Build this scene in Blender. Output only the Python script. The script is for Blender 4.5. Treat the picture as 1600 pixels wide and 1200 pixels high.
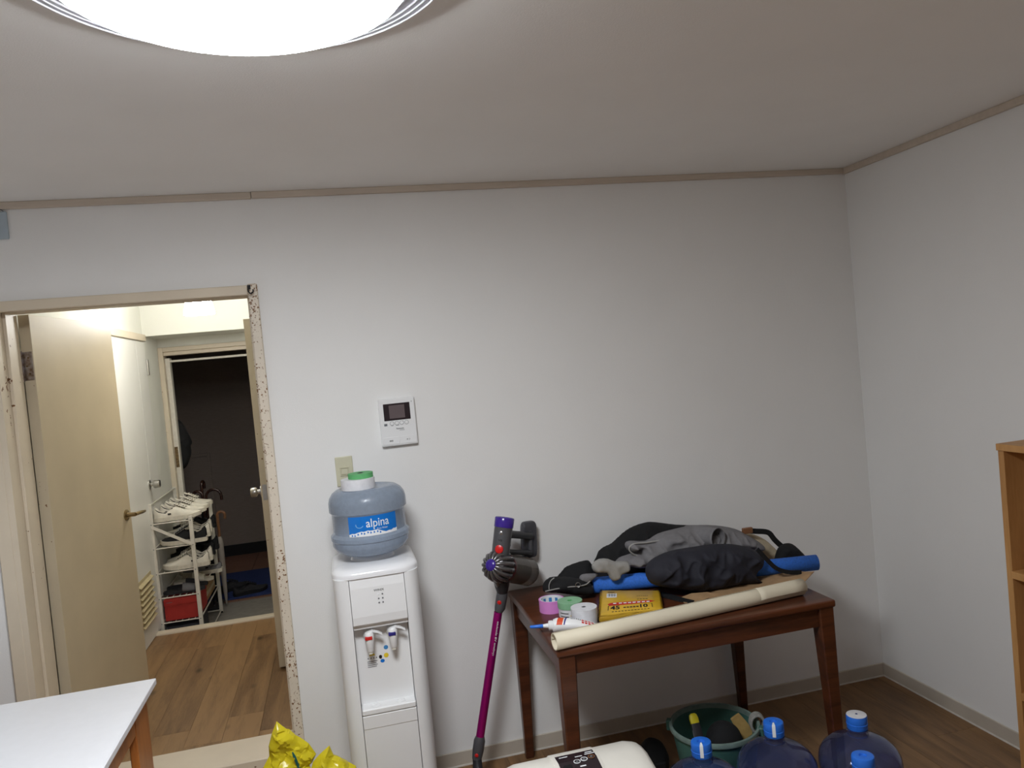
import bpy, bmesh, math, random
from mathutils import Vector, Matrix, noise
from mathutils.geometry import delaunay_2d_cdt

for o in list(bpy.data.objects): bpy.data.objects.remove(o, do_unlink=True)
scene = bpy.context.scene
C = scene.collection
PI = math.pi
random.seed(7)

# ------------------------------------------------------------------ camera
F_PX = 1198.9; YAW, PITCH, ROLL = 0.2276, -0.03222, -0.09381
CAM_H, WALL_Y, WALL_X, CEIL = 1.6584, 3.1333, 2.4004, 2.395
_fw = Vector((math.sin(YAW)*math.cos(PITCH), math.cos(YAW)*math.cos(PITCH), math.sin(PITCH)))
_r0 = Vector((math.cos(YAW), -math.sin(YAW), 0)); _u0 = _r0.cross(_fw)
_r = _r0*math.cos(ROLL) + _u0*math.sin(ROLL); _u = -_r0*math.sin(ROLL) + _u0*math.cos(ROLL)
CAM_O = Vector((0, 0, CAM_H))
cd = bpy.data.cameras.new('camera'); cam = bpy.data.objects.new('camera', cd); C.objects.link(cam)
cd.sensor_fit = 'HORIZONTAL'; cd.sensor_width = 36; cd.lens = 36*F_PX/1600; cd.clip_start = .05
m = Matrix((_r, _u, -_fw)).transposed().to_4x4(); m.translation = CAM_O
cam.matrix_world = m
scene.camera = cam
def at(px, py, axis, val):
    """point where the sight line of a photo pixel meets a plane x/y/z = val"""
    d = _fw + _r*((px-800)/F_PX) - _u*((py-600)/F_PX)
    i = 'xyz'.index(axis)
    return CAM_O + d*((val-CAM_O[i])/d[i])

# ------------------------------------------------------------------ world, exposure
w = bpy.data.worlds.new('night'); scene.world = w; w.use_nodes = True
w.node_tree.nodes['Background'].inputs[0].default_value = (.02, .022, .03, 1)
w.node_tree.nodes['Background'].inputs[1].default_value = .3
vs = scene.view_settings
vs.view_transform = 'Standard'; vs.look = 'None'; vs.gamma = 1; vs.exposure = 0.0; vs.use_curve_mapping = False
ROOM_LAMP, HALL_LAMP = 56.0, 58.0      # emission strengths of the lamps built below

# ------------------------------------------------------------------ helpers
def lin(c):
    f = lambda v: (v/255/12.92) if v/255 <= .04045 else ((v/255+.055)/1.055)**2.4
    return (f(c[0]), f(c[1]), f(c[2]), 1)
def mat(name, rgb, rough=.5, metal=0, var=.08, scale=30, bump=0, bscale=200, trans=0, ior=1.45, stretch=(1,1,1), rgb2=None, spec=.5, alpha=1, coat=0, sss=0):
    m = bpy.data.materials.new(name); m.use_nodes = True
    nt = m.node_tree; N = nt.nodes; L = nt.links; p = N['Principled BSDF']
    tc = N.new('ShaderNodeTexCoord'); mp = N.new('ShaderNodeMapping'); mp.inputs['Scale'].default_value = stretch
    L.new(tc.outputs['Object'], mp.inputs['Vector'])
    nz = N.new('ShaderNodeTexNoise'); nz.inputs['Scale'].default_value = scale; nz.inputs['Detail'].default_value = 5
    L.new(mp.outputs[0], nz.inputs['Vector'])
    c = lin(rgb); lo = lin(rgb2) if rgb2 else tuple(v*(1-var*2) for v in c[:3])+(1,)
    rp = N.new('ShaderNodeValToRGB'); rp.color_ramp.elements[0].position = .3; rp.color_ramp.elements[1].position = .65
    rp.color_ramp.elements[0].color = lo; rp.color_ramp.elements[1].color = c
    L.new(nz.outputs['Fac'], rp.inputs[0]); L.new(rp.outputs[0], p.inputs['Base Color'])
    p.inputs['Roughness'].default_value = rough; p.inputs['Metallic'].default_value = metal
    p.inputs['Transmission Weight'].default_value = trans; p.inputs['IOR'].default_value = ior
    p.inputs['Specular IOR Level'].default_value = spec; p.inputs['Alpha'].default_value = alpha
    p.inputs['Coat Weight'].default_value = coat
    if bump:
        n2 = N.new('ShaderNodeTexNoise'); n2.inputs['Scale'].default_value = bscale; n2.inputs['Detail'].default_value = 3
        L.new(mp.outputs[0], n2.inputs['Vector'])
        b = N.new('ShaderNodeBump'); b.inputs['Strength'].default_value = bump; b.inputs['Distance'].default_value = .002
        L.new(n2.outputs['Fac'], b.inputs['Height']); L.new(b.outputs[0], p.inputs['Normal'])
    return m
def emit(name, rgb, s):
    m = bpy.data.materials.new(name); m.use_nodes = True
    p = m.node_tree.nodes['Principled BSDF']
    p.inputs['Base Color'].default_value = lin((240,240,240)); p.inputs['Emission Color'].default_value = lin(rgb); p.inputs['Emission Strength'].default_value = s
    return m
def wood(name, dark, light, rough=.45, grain=18, stretch=(9,1,9), per_obj=.25, knots=True):
    m = bpy.data.materials.new(name); m.use_nodes = True
    nt = m.node_tree; N = nt.nodes; L = nt.links; p = N['Principled BSDF']
    tc = N.new('ShaderNodeTexCoord'); oi = N.new('ShaderNodeObjectInfo')
    off = N.new('ShaderNodeVectorMath'); off.operation = 'SCALE'; off.inputs[0].default_value = (37, 91, 13)
    L.new(oi.outputs['Random'], off.inputs['Scale'])
    ad = N.new('ShaderNodeVectorMath'); L.new(tc.outputs['Object'], ad.inputs[0]); L.new(off.outputs[0], ad.inputs[1])
    mp = N.new('ShaderNodeMapping'); mp.inputs['Scale'].default_value = stretch; L.new(ad.outputs[0], mp.inputs['Vector'])
    nz = N.new('ShaderNodeTexNoise'); nz.inputs['Scale'].default_value = 2.2; nz.inputs['Detail'].default_value = 6; nz.inputs['Distortion'].default_value = .6
    L.new(mp.outputs[0], nz.inputs['Vector'])
    n2 = N.new('ShaderNodeTexNoise'); n2.inputs['Scale'].default_value = grain; n2.inputs['Detail'].default_value = 4; L.new(mp.outputs[0], n2.inputs['Vector'])
    mx = N.new('ShaderNodeMath'); mx.operation = 'MULTIPLY_ADD'; mx.inputs[1].default_value = .35; L.new(n2.outputs['Fac'], mx.inputs[0]); L.new(nz.outputs['Fac'], mx.inputs[2])
    rn = N.new('ShaderNodeMath'); rn.operation = 'MULTIPLY_ADD'; rn.inputs[1].default_value = per_obj; L.new(oi.outputs['Random'], rn.inputs[0]); L.new(mx.outputs[0], rn.inputs[2])
    rp = N.new('ShaderNodeValToRGB'); e = rp.color_ramp.elements
    e[0].position = .42; e[0].color = lin(dark); e[1].position = .95; e[1].color = lin(light)
    L.new(rn.outputs[0], rp.inputs[0]); src = rp.outputs[0]
    if knots:
        vo = N.new('ShaderNodeTexVoronoi'); vo.inputs['Scale'].default_value = 3.0
        m2 = N.new('ShaderNodeMapping'); m2.inputs['Scale'].default_value = (2.2, 1, 1); L.new(ad.outputs[0], m2.inputs['Vector']); L.new(m2.outputs[0], vo.inputs['Vector'])
        kr = N.new('ShaderNodeValToRGB'); kr.color_ramp.elements[0].position = .03; kr.color_ramp.elements[0].color = (1,1,1,1); kr.color_ramp.elements[1].position = .14; kr.color_ramp.elements[1].color = (0,0,0,1)
        L.new(vo.outputs['Distance'], kr.inputs[0])
        mc = N.new('ShaderNodeMix'); mc.data_type = 'RGBA'; L.new(kr.outputs[0], mc.inputs['Factor']); L.new(src, mc.inputs[6]); mc.inputs[7].default_value = tuple(v*.45 for v in lin(dark)[:3])+(1,)
        src = mc.outputs[2]
    L.new(src, p.inputs['Base Color']); p.inputs['Roughness'].default_value = rough
    b = N.new('ShaderNodeBump'); b.inputs['Strength'].default_value = .12; b.inputs['Distance'].default_value = .001; L.new(mx.outputs[0], b.inputs['Height']); L.new(b.outputs[0], p.inputs['Normal'])
    return m
def chipped(name, rgb, amount=.62, rust=(120,84,50), scale=60, rough=.45, gloss=.5):
    """cream paint with little brown chips"""
    m = mat(name, rgb, rough, var=.05, scale=4, spec=gloss); nt = m.node_tree; N = nt.nodes; L = nt.links; p = N['Principled BSDF']
    src = p.inputs['Base Color'].links[0].from_socket
    tc = N.new('ShaderNodeTexCoord')
    a = N.new('ShaderNodeTexNoise'); a.inputs['Scale'].default_value = scale; a.inputs['Detail'].default_value = 3; L.new(tc.outputs['Object'], a.inputs['Vector'])
    b = N.new('ShaderNodeTexNoise'); b.inputs['Scale'].default_value = 3.2; b.inputs['Detail'].default_value = 2; L.new(tc.outputs['Object'], b.inputs['Vector'])
    s = N.new('ShaderNodeMath'); s.operation = 'MULTIPLY_ADD'; s.inputs[1].default_value = .45; L.new(b.outputs['Fac'], s.inputs[0]); L.new(a.outputs['Fac'], s.inputs[2])
    r = N.new('ShaderNodeValToRGB'); r.color_ramp.elements[0].position = amount+.22; r.color_ramp.elements[0].color = (0,0,0,1); r.color_ramp.elements[1].position = amount+.25; r.color_ramp.elements[1].color = (1,1,1,1)
    L.new(s.outputs[0], r.inputs[0])
    mx = N.new('ShaderNodeMix'); mx.data_type = 'RGBA'; L.new(r.outputs[0], mx.inputs['Factor']); L.new(src, mx.inputs[6]); mx.inputs[7].default_value = lin(rust)
    L.new(mx.outputs[2], p.inputs['Base Color'])
    return m

def newbm(): return bmesh.new()
def box(bm, x0, x1, y0, y1, z0, z1, bev=0, seg=1):
    g = bmesh.ops.create_cube(bm, size=1); vs_ = g['verts']
    for v in vs_: v.co = Vector(((x0+x1)/2+v.co.x*(x1-x0), (y0+y1)/2+v.co.y*(y1-y0), (z0+z1)/2+v.co.z*(z1-z0)))
    if bev:
        es = list({e for v in vs_ for e in v.link_edges})
        bmesh.ops.bevel(bm, geom=es, offset=bev, segments=seg, profile=.5, affect='EDGES')
    return bm
def B(*a, **k): return box(newbm(), *a, **k)
def rings(bm, rs, closed=True, cap0=True, cap1=True):
    """skin a list of point rings"""
    vr = [[bm.verts.new(p) for p in r] for r in rs]; n = len(rs[0])
    for a, b in zip(vr, vr[1:]):
        for i in range(n if closed else n-1):
            j = (i+1) % n
            bm.faces.new((a[i], a[j], b[j], b[i]))
    if closed and cap0: bm.faces.new(vr[0][::-1])
    if closed and cap1: bm.faces.new(vr[-1])
    return bm
def frame_of(d):
    d = Vector(d).normalized(); up = Vector((0,0,1)) if abs(d.z) < .95 else Vector((1,0,0))
    a = up.cross(d).normalized(); return a, d.cross(a)
def tube(bm, pts, r, seg=10, cap=True):
    pts = [Vector(p) for p in pts]; n = len(pts)
    rr = r if isinstance(r, (list, tuple)) else [r]*n
    out = []; a = None
    for i, p in enumerate(pts):
        d = (pts[min(i+1, n-1)] - pts[max(i-1, 0)]).normalized()
        if a is None: a, b = frame_of(d)
        else:
            a = (a - d*a.dot(d)).normalized(); b = d.cross(a)
        out.append([p + (a*math.cos(t)+b*math.sin(t))*rr[i] for t in [2*PI*k/seg for k in range(seg)]])
    return rings(bm, out, True, cap, cap)
def T(pts, r, seg=10, cap=True): return tube(newbm(), pts, r, seg, cap)
def lathe(bm, prof, seg=40, origin=(0,0,0), axis=(0,0,1), cap0=True, cap1=True):
    """prof = (radius, height) along axis"""
    a, b = frame_of(axis); d = Vector(axis).normalized(); o = Vector(origin)
    rs = [[o + d*h + (a*math.cos(2*PI*k/seg)+b*math.sin(2*PI*k/seg))*max(r, 1e-4) for k in range(seg)] for r, h in prof]
    return rings(bm, rs, True, cap0, cap1)
def L_(prof, seg=40, origin=(0,0,0), axis=(0,0,1), cap0=True, cap1=True): return lathe(newbm(), prof, seg, origin, axis, cap0, cap1)
def prism(bm, pts, off):
    off = Vector(off); a = [Vector(p) for p in pts]
    return rings(bm, [a, [p+off for p in a]])
def P(pts, off): return prism(newbm(), pts, off)
def catmull(pts, n=4, closed=True):
    out = []; k = len(pts)
    for i in range(k if closed else k-1):
        g = lambda j: Vector(pts[(i+j) % k] if closed else pts[min(max(i+j, 0), k-1)])
        p0, p1, p2, p3 = g(-1), g(0), g(1), g(2)
        for s in range(n):
            t = s/n
            out.append(.5*((2*p1)+(p2-p0)*t+(2*p0-5*p1+4*p2-p3)*t*t+(3*p1-p0-3*p2+p3)*t**3))
    if not closed: out.append(Vector(pts[-1]))
    return out
def obj(name, bm, mt, parent=None, smooth=None, world=True, kind=None):
    """link a bmesh as one object; coordinates are world ones and are moved into the parent's space"""
    me = bpy.data.meshes.new(name)
    bmesh.ops.recalc_face_normals(bm, faces=bm.faces)
    if parent is not None and world:
        mw = parent.matrix_basis if parent.parent is None else parent.parent.matrix_basis @ parent.matrix_basis
        bmesh.ops.transform(bm, matrix=mw.inverted(), verts=bm.verts)
    bm.to_mesh(me); bm.free()
    me.materials.append(mt)
    o = bpy.data.objects.new(name, me); C.objects.link(o); o.parent = parent
    if smooth is not None:
        for f in me.polygons: f.use_smooth = True
        me.set_sharp_from_angle(angle=math.radians(smooth))
    if kind: o['kind'] = kind
    return o
def tag(o, label, cat, group=None, kind=None):
    o['label'] = label; o['category'] = cat
    if group: o['group'] = group
    if kind: o['kind'] = kind
    return o
def thing(name, label, cat, loc=(0,0,0), rotz=0, group=None, kind=None):
    o = bpy.data.objects.new(name, None); C.objects.link(o); o.empty_display_size = .05
    o.location = loc; o.rotation_euler = (0, 0, rotz)
    o.matrix_basis = Matrix.Translation(loc) @ Matrix.Rotation(rotz, 4, 'Z')
    return tag(o, label, cat, group, kind)
def struct(name, bm, mt, label, cat, smooth=None):
    return tag(obj(name, bm, mt, None, smooth), label, cat, None, 'structure')
def text_bm(s, width=None, height=None, fn=None, bold=0.0, depth=0.0):
    """letters as a flat mesh, centred; fn maps (u, v) to a point"""
    cu = bpy.data.curves.new('t', 'FONT'); cu.body = s; cu.size = 1; cu.align_x = 'CENTER'; cu.align_y = 'CENTER'; cu.offset = bold; cu.resolution_u = 3
    o = bpy.data.objects.new('t', cu); C.objects.link(o)
    dg = bpy.context.evaluated_depsgraph_get(); me = bpy.data.meshes.new_from_object(o.evaluated_get(dg))
    bpy.data.objects.remove(o, do_unlink=True); bpy.data.curves.remove(cu)
    bm = newbm(); bm.from_mesh(me); bpy.data.meshes.remove(me)
    xs = [v.co.x for v in bm.verts]; ys = [v.co.y for v in bm.verts]
    cx, cy = (min(xs)+max(xs))/2, (min(ys)+max(ys))/2
    sx = width/(max(xs)-min(xs)) if width else None; sy = height/(max(ys)-min(ys)) if height else None
    sx = sx or sy; sy = sy or sx
    for v in bm.verts:
        v.co = Vector(fn((v.co.x-cx)*sx, (v.co.y-cy)*sy))
    return bm
def plane_fn(o, a, b):
    o, a, b = Vector(o), Vector(a), Vector(b)
    return lambda u, v: o + a*u + b*v
def quad(bm, fn, u0, u1, v0, v1):
    bm.faces.new([bm.verts.new(fn(*p)) for p in ((u0,v0),(u1,v0),(u1,v1),(u0,v1))]); return bm
def inflate(px, y, thick, step=.006, fold=.008, freq=22, ang=.6, seed=0, lean=0, back=.5, smooth=3, R=None, soft=.0, zmin=None):
    """a stuffed or crumpled cloth body: outline by sight lines on plane y, real depth both ways, folds as geometry"""
    pts = [at(p[0], p[1], 'y', y) for p in px]
    pl = [Vector((p.x, p.z)) for p in pts]
    if smooth > 1: pl = [Vector((v.x, v.y)) for v in catmull([Vector((p.x, p.y, 0)) for p in pl], smooth)]
    if zmin is not None: pl = [Vector((p.x, max(p.y, zmin))) for p in pl]
    xs = [p.x for p in pl]; zs = [p.y for p in pl]
    verts = [p for p in pl]; n = len(pl)
    def inside(x, z):
        c = False; j = n-1
        for i in range(n):
            a, b = pl[i], pl[j]
            if (a.y > z) != (b.y > z) and x < (b.x-a.x)*(z-a.y)/(b.y-a.y)+a.x: c = not c
            j = i
        return c
    def dist(x, z):
        q = Vector((x, z)); best = 9
        for i in range(n):
            a, b = pl[i-1], pl[i]; ab = b-a; l = ab.length_squared
            t = 0 if l == 0 else max(0, min(1, (q-a).dot(ab)/l)); best = min(best, (q-a-ab*t).length_squared)
        return math.sqrt(best)
    k = 0; z = min(zs)
    while z < max(zs):
        x = min(xs)+(step/2 if k % 2 else 0)
        while x < max(xs):
            if inside(x, z) and dist(x, z) > step*.55: verts.append(Vector((x, z)))
            x += step
        z += step*.87; k += 1
    res = delaunay_2d_cdt(verts, [(i, (i+1) % n) for i in range(n)], [list(range(n))], 1, 1e-6)
    vo, fo = res[0], res[2]
    R = R or thick
    zb = min(zs); ca, sa = math.cos(ang), math.sin(ang)
    bm = newbm(); fr = []; bk = []
    for v in vo:
        d = dist(v.x, v.y)
        t = math.sqrt(max(0, 1-(1-min(d/R, 1))**2))
        q = Vector((v.x*3.1+seed*7.3, v.y*3.1, seed))
        wv = noise.noise(q*2.0)*1.6
        s = (v.x*ca+v.y*sa)*freq + wv*3
        f1 = (1-abs(math.sin(s)))**2; f2 = noise.noise(Vector((v.x*24, v.y*24, seed*3.1))); f3 = (1-abs(noise.noise(Vector((v.x*11+5, v.y*11, seed*1.7)))))**4; f4 = (1-abs(noise.noise(Vector((v.x*21+3, v.y*17, seed*5.7)))))**5
        ft = fold*(f1*.7*(.4+f2) + f2*.5 + (f3-.35)*1.1 + f4*.6)
        ed = min(1, d/(.35*R+1e-6))
        yy = y + lean*(v.y-zb)
        if d < 1e-5:
            a = bm.verts.new((v.x, yy, v.y)); fr.append(a); bk.append(a)
        else:
            fr.append(bm.verts.new((v.x, yy-thick*(1-back)*t-ft*ed, v.y))); bk.append(bm.verts.new((v.x, yy+thick*back*t, v.y)))
    for f in fo:
        bm.faces.new([fr[i] for i in f])
        try: bm.faces.new([bk[i] for i in f][::-1])
        except ValueError: pass
    return bm

# ------------------------------------------------------------------ materials
M = {}
M['wall'] = mat('white_wallpaper', (238,237,235), .75, var=.012, scale=3, bump=.25, bscale=350)
M['ceil'] = mat('ceiling_paper', (243,241,238), .85, var=.015, scale=3, bump=.3, bscale=260)
M['hallwall'] = mat('hall_wallpaper', (230,229,220), .8, var=.02, scale=3, bump=.2, bscale=300)
M['trimbeige'] = mat('beige_trim', (206,192,176), .5, var=.05, scale=14, stretch=(.3,3,3))
M['base'] = mat('baseboard_vinyl', (196,186,172), .5, var=.04, scale=8)
M['slat'] = mat('vent_slat', (206,190,150), .5)
M['caulk'] = mat('white_caulk', (226,222,214), .5)
M['cream'] = chipped('cream_paint', (222,208,186), .765, scale=45)
M['creamchip'] = chipped('cream_paint_chipped', (226,214,196), .625, scale=120, rust=(124,86,48))
M['doorbeige'] = chipped('beige_door', (204,188,158), .78, scale=40, rough=.4)
M['dooredge'] = chipped('beige_door_edge', (208,194,168), .72, scale=55, rough=.45)
M['whitedoor'] = mat('white_door', (232,230,224), .35, var=.02, scale=3)
M['plank'] = wood('room_plank', (90,64,40), (138,104,68), .5, per_obj=.28)
M['hallplank'] = wood('hall_plank', (96,70,45), (152,118,80), .42, per_obj=.3)
M['darkslab'] = mat('dark_slab', (46,34,24), .9)
M['concrete'] = mat('grey_concrete', (150,144,136), .8, var=.08, scale=20)
M['terra'] = mat('terracotta_tile', (146,106,88), .6, var=.08, scale=14)
M['taupe'] = mat('taupe_wall', (150,137,129), .85, var=.07, scale=60, stretch=(.35,1,3), bump=.4, bscale=120)
M['black'] = mat('black_rubber', (22,22,24), .6)
M['steel'] = mat('brushed_steel', (190,188,184), .28, 1, var=.06, scale=40)
M['oldsteel'] = mat('worn_steel', (176,170,170), .35, .85, var=.18, scale=60, rgb2=(120,96,76))
M['rust'] = mat('rusty_plate', (150,124,86), .6, .5, var=.3, scale=160, rgb2=(50,38,26))
M['brass'] = mat('tarnished_brass', (168,150,116), .3, 1, var=.12, scale=40)
M['white'] = mat('white_plastic', (236,236,236), .3, var=.01, scale=4)
M['whitegloss'] = mat('white_gloss_plastic', (238,238,240), .12, var=.01, scale=4, coat=.3)
M['offwhite'] = mat('offwhite_plastic', (222,219,208), .4, var=.02)
M['ivory'] = mat('ivory_plastic', (206,202,176), .4, var=.02)
M['rackwhite'] = mat('white_enamel', (224,218,206), .4, var=.05, scale=40)
M['shoe'] = mat('white_leather', (226,219,204), .5, var=.05, scale=40, bump=.2, bscale=90)
M['shoesole'] = mat('white_rubber_sole', (216,208,192), .6, var=.08, scale=60)
M['lining'] = mat('dark_lining', (30,26,26), .9)
M['greylining'] = mat('grey_lining', (120,114,110), .9)
M['lace'] = mat('white_lace', (232,226,214), .8)
M['blackfab'] = mat('black_fabric', (20,20,22), .85, var=.1, scale=80, bump=.5, bscale=600)
M['charfab'] = mat('charcoal_fabric', (48,47,50), .9, var=.1, scale=80, bump=.5, bscale=500)
M['navy'] = mat('navy_fabric', (33,33,43), .75, var=.08, scale=60, bump=.4, bscale=700)
M['greyfab'] = mat('grey_cotton', (122,120,122), .9, var=.06, scale=60, bump=.5, bscale=600)
M['greyfab2'] = mat('light_grey_cotton', (158,156,152), .9, var=.06, scale=40, bump=.5, bscale=600)
M['beigefab'] = mat('beige_canvas', (196,180,152), .85, var=.06)
M['redbox'] = mat('red_card', (178,50,44), .5, var=.05)
M['kraft'] = mat('kraft_paper', (176,142,104), .8, var=.08, scale=30)
M['darkbox'] = mat('dark_card', (50,52,60), .6)
M['greycard'] = mat('grey_card', (120,120,116), .7)
M['bluemat'] = mat('blue_mat', (44,60,112), .75, var=.08, scale=40, bump=.6, bscale=300)
M['yoga'] = mat('blue_foam', (56,122,228), .7, var=.12, scale=160, bump=.9, bscale=420)
M['tablewood'] = wood('table_wood', (46,24,16), (96,52,30), .28, grain=24, stretch=(1,12,12), per_obj=.06, knots=False)
M['shelfwood'] = wood('shelf_wood', (160,112,62), (196,148,92), .5, stretch=(8,8,1), per_obj=.05, knots=False)
M['deskwood'] = wood('desk_leg_wood', (140,78,34), (188,118,58), .35, stretch=(8,8,1), per_obj=.05, knots=False)
M['desktop'] = mat('white_laminate', (238,240,246), .3, var=.01)
M['cream_paper'] = mat('cream_paper', (224,214,190), .6, var=.04, scale=8, stretch=(.4,3,3))
M['umbrella'] = mat('dark_brown_wood', (58,34,28), .25, var=.2, coat=.4)
M['tan'] = mat('tan_handle', (132,92,64), .3, var=.1)
M['clearpale'] = mat('pale_plastic', (190,180,170), .3, trans=.35, var=.05)
M['magenta'] = mat('magenta_metal', (184,26,138), .28, .7, var=.04)
M['nickel'] = mat('dark_nickel', (128,126,128), .3, .85, var=.06)
M['iron'] = mat('grey_satin', (92,92,96), .4, .3, var=.05)
M['darkplastic'] = mat('dark_plastic', (44,44,48), .4, var=.05)
M['silver'] = mat('silver_plastic', (180,180,184), .22, .9, var=.05)
M['purple'] = mat('purple_plastic', (72,46,160), .2, var=.06, trans=.25)
M['redplastic'] = mat('red_plastic', (216,30,30), .3)
M['binclear'] = mat('smoky_clear_bin', (150,142,134), .08, trans=.75, var=.05)
M['bluecap'] = mat('blue_cap', (46,118,226), .35, var=.06)
M['bottleblue'] = mat('blue_clear_plastic', (184,200,255), .06, trans=.97, ior=1.3, var=.02)
M['bottlewater'] = mat('translucent_bottle', (186,200,218), .22, trans=.6, ior=1.33, var=.05, scale=60, bump=.25, bscale=160)
M['labelblue'] = mat('blue_print', (14,116,206), .35, var=.03)
M['print_white'] = mat('white_print', (240,242,244), .5, var=.02)
M['print_grey'] = mat('grey_print', (110,112,116), .5)
M['print_black'] = mat('black_print', (30,26,24), .5)
M['print_red'] = mat('red_print', (208,40,34), .5)
M['print_orange'] = mat('orange_print', (226,84,40), .5)
M['print_navy'] = mat('navy_print', (50,44,130), .5)
M['print_blue'] = mat('light_blue_print', (70,140,200), .5)
M['print_yellow'] = mat('yellow_print', (236,206,50), .5)
M['screen'] = mat('dark_screen', (44,34,38), .12, var=.03)
M['lcd'] = mat('lcd_glass', (104,92,94), .15, var=.05)
M['greentape'] = mat('green_tape', (98,176,112), .6, var=.05)
M['greentape2'] = mat('pale_green_tape', (136,186,146), .6, var=.05)
M['whitetape'] = mat('white_roll', (220,220,224), .5, var=.05, scale=60)
M['pinktape'] = mat('pink_tape', (222,142,214), .35, var=.04)
M['bagyellow'] = mat('yellow_bag_film', (222,178,46), .35, var=.08, scale=20, bump=.5, bscale=60)
M['plasticyellow'] = mat('yellow_polythene', (226,208,40), .25, var=.06, scale=10, trans=.15, bump=.9, bscale=45)
M['greenprint'] = mat('dark_green_print', (28,96,88), .4)
M['bucket'] = mat('green_bucket', (70,112,102), .5, var=.12, scale=14)
M['rope'] = mat('grey_rope', (150,148,142), .9, var=.12, scale=120)
M['heater'] = mat('heater_shell', (226,222,212), .35, var=.015)
M['pale_blue'] = mat('pale_blue_plastic', (176,190,200), .5, var=.04)
M['glasswhite'] = emit('lit_glass_shade', (250,250,248), HALL_LAMP)
M['diffuser'] = emit('lit_diffuser', (244,248,252), ROOM_LAMP)
M['ring'] = mat('white_acrylic_ring', (245,246,250), .2)
M['film'] = mat('clear_film', (240,240,240), .08, trans=1, ior=1.05, var=.0, bump=1, bscale=60)
M['mountain'] = M['print_white']

# ------------------------------------------------------------------ structure: main room
XL, YB = -2.3, -1.8             # walls behind and left of the camera
WT = .2                         # wall thickness
DX0, DX1, DZ = -1.165, -.285, 2.012     # doorway
HZ = .18                        # raised hallway floor
HX0, HX1 = -1.21, -.30          # hallway side walls
def plank_floor(floor_obj, x0, x1, y0, y1, z, w, l, mt, t=.012, name='plank', seed=1):
    rnd = random.Random(seed); cache = {}
    x = x0
    while x < x1-.01:
        ww = min(w, x1-x); y = y0-rnd.random()*l
        while y < y1:
            a, b = max(y, y0), min(y+l, y1)
            if b-a > .02:
                key = (round(ww, 3), round(b-a, 3))
                if key not in cache:
                    bm = B(-ww/2+.0006, ww/2-.0006, -(b-a)/2+.0006, (b-a)/2-.0006, -t, 0)
                    me_o = obj(name, bm, mt, floor_obj, world=False); cache[key] = me_o.data
                    o = me_o
                else:
                    o = bpy.data.objects.new(name, cache[key]); C.objects.link(o); o.parent = floor_obj
                o.location = (x+ww/2, (a+b)/2, z)
            y += l
        x += w
fl = struct('floor', B(XL, WALL_X, YB, WALL_Y+.0, -.1, -.0121), M['darkslab'], 'brown wood plank floor of the main room', 'floor')
plank_floor(fl, XL, WALL_X, YB, WALL_Y, 0, .15, .92, M['plank'])
struct('ceiling', B(XL-.1, WALL_X+.1, YB-.1, WALL_Y+WT, CEIL, CEIL+.1), M['ceil'], 'pale grey papered ceiling of the main room', 'ceiling')
bm = newbm()
box(bm, XL, DX0-.02, WALL_Y, WALL_Y+WT, -.1, CEIL); box(bm, DX1+.02, WALL_X+.1, WALL_Y, WALL_Y+WT, -.1, CEIL); box(bm, DX0-.02, DX1+.02, WALL_Y, WALL_Y+WT, DZ+.015, CEIL)
box(bm, DX0-.02, DX1+.02, WALL_Y, WALL_Y+WT, -.1, .1)
struct('wall_back', bm, M['wall'], 'white papered wall with the open doorway', 'wall')
struct('wall_right', B(WALL_X, WALL_X+.1, YB-.1, WALL_Y, -.1, CEIL), M['wall'], 'white papered wall behind the wooden bookcase', 'wall')
struct('wall_left', B(XL-.1, XL, YB-.1, WALL_Y+WT, -.1, CEIL), M['wall'], 'white papered side wall past the white desk', 'wall')
struct('wall_front', B(XL, WALL_X, YB-.1, YB, -.1, CEIL), M['wall'], 'white papered wall opposite the doorway', 'wall')
# crown strips and baseboards
struct('trim_1', B(XL, -.238, WALL_Y-.016, WALL_Y, CEIL-.026, CEIL, bev=.002), M['trimbeige'], 'beige ceiling strip above the doorway', 'trim')
struct('trim_2', B(-.236, WALL_X-.014, WALL_Y-.018, WALL_Y, CEIL-.025, CEIL, bev=.002), M['trimbeige'], 'beige ceiling strip above the water dispenser and table', 'trim')
struct('trim_3', B(WALL_X-.018, WALL_X, YB, WALL_Y-.002, CEIL-.027, CEIL, bev=.002), M['trimbeige'], 'beige ceiling strip on the bookcase wall', 'trim')
bb = struct('baseboard_back', B(DX1+.05, WALL_X-.008, WALL_Y-.008, WALL_Y, 0, .062, bev=.002), M['base'], 'taupe vinyl baseboard behind the table', 'baseboard')
obj('caulk_line', B(DX1+.05, WALL_X-.008, WALL_Y-.011, WALL_Y-.007, 0, .006), M['caulk'], bb)
bb = struct('baseboard_right', B(WALL_X-.008, WALL_X, YB, WALL_Y, 0, .062, bev=.002), M['base'], 'taupe vinyl baseboard below the bookcase wall', 'baseboard')
obj('caulk_line', B(WALL_X-.011, WALL_X-.007, YB, WALL_Y-.01, 0, .006), M['caulk'], bb)

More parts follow.
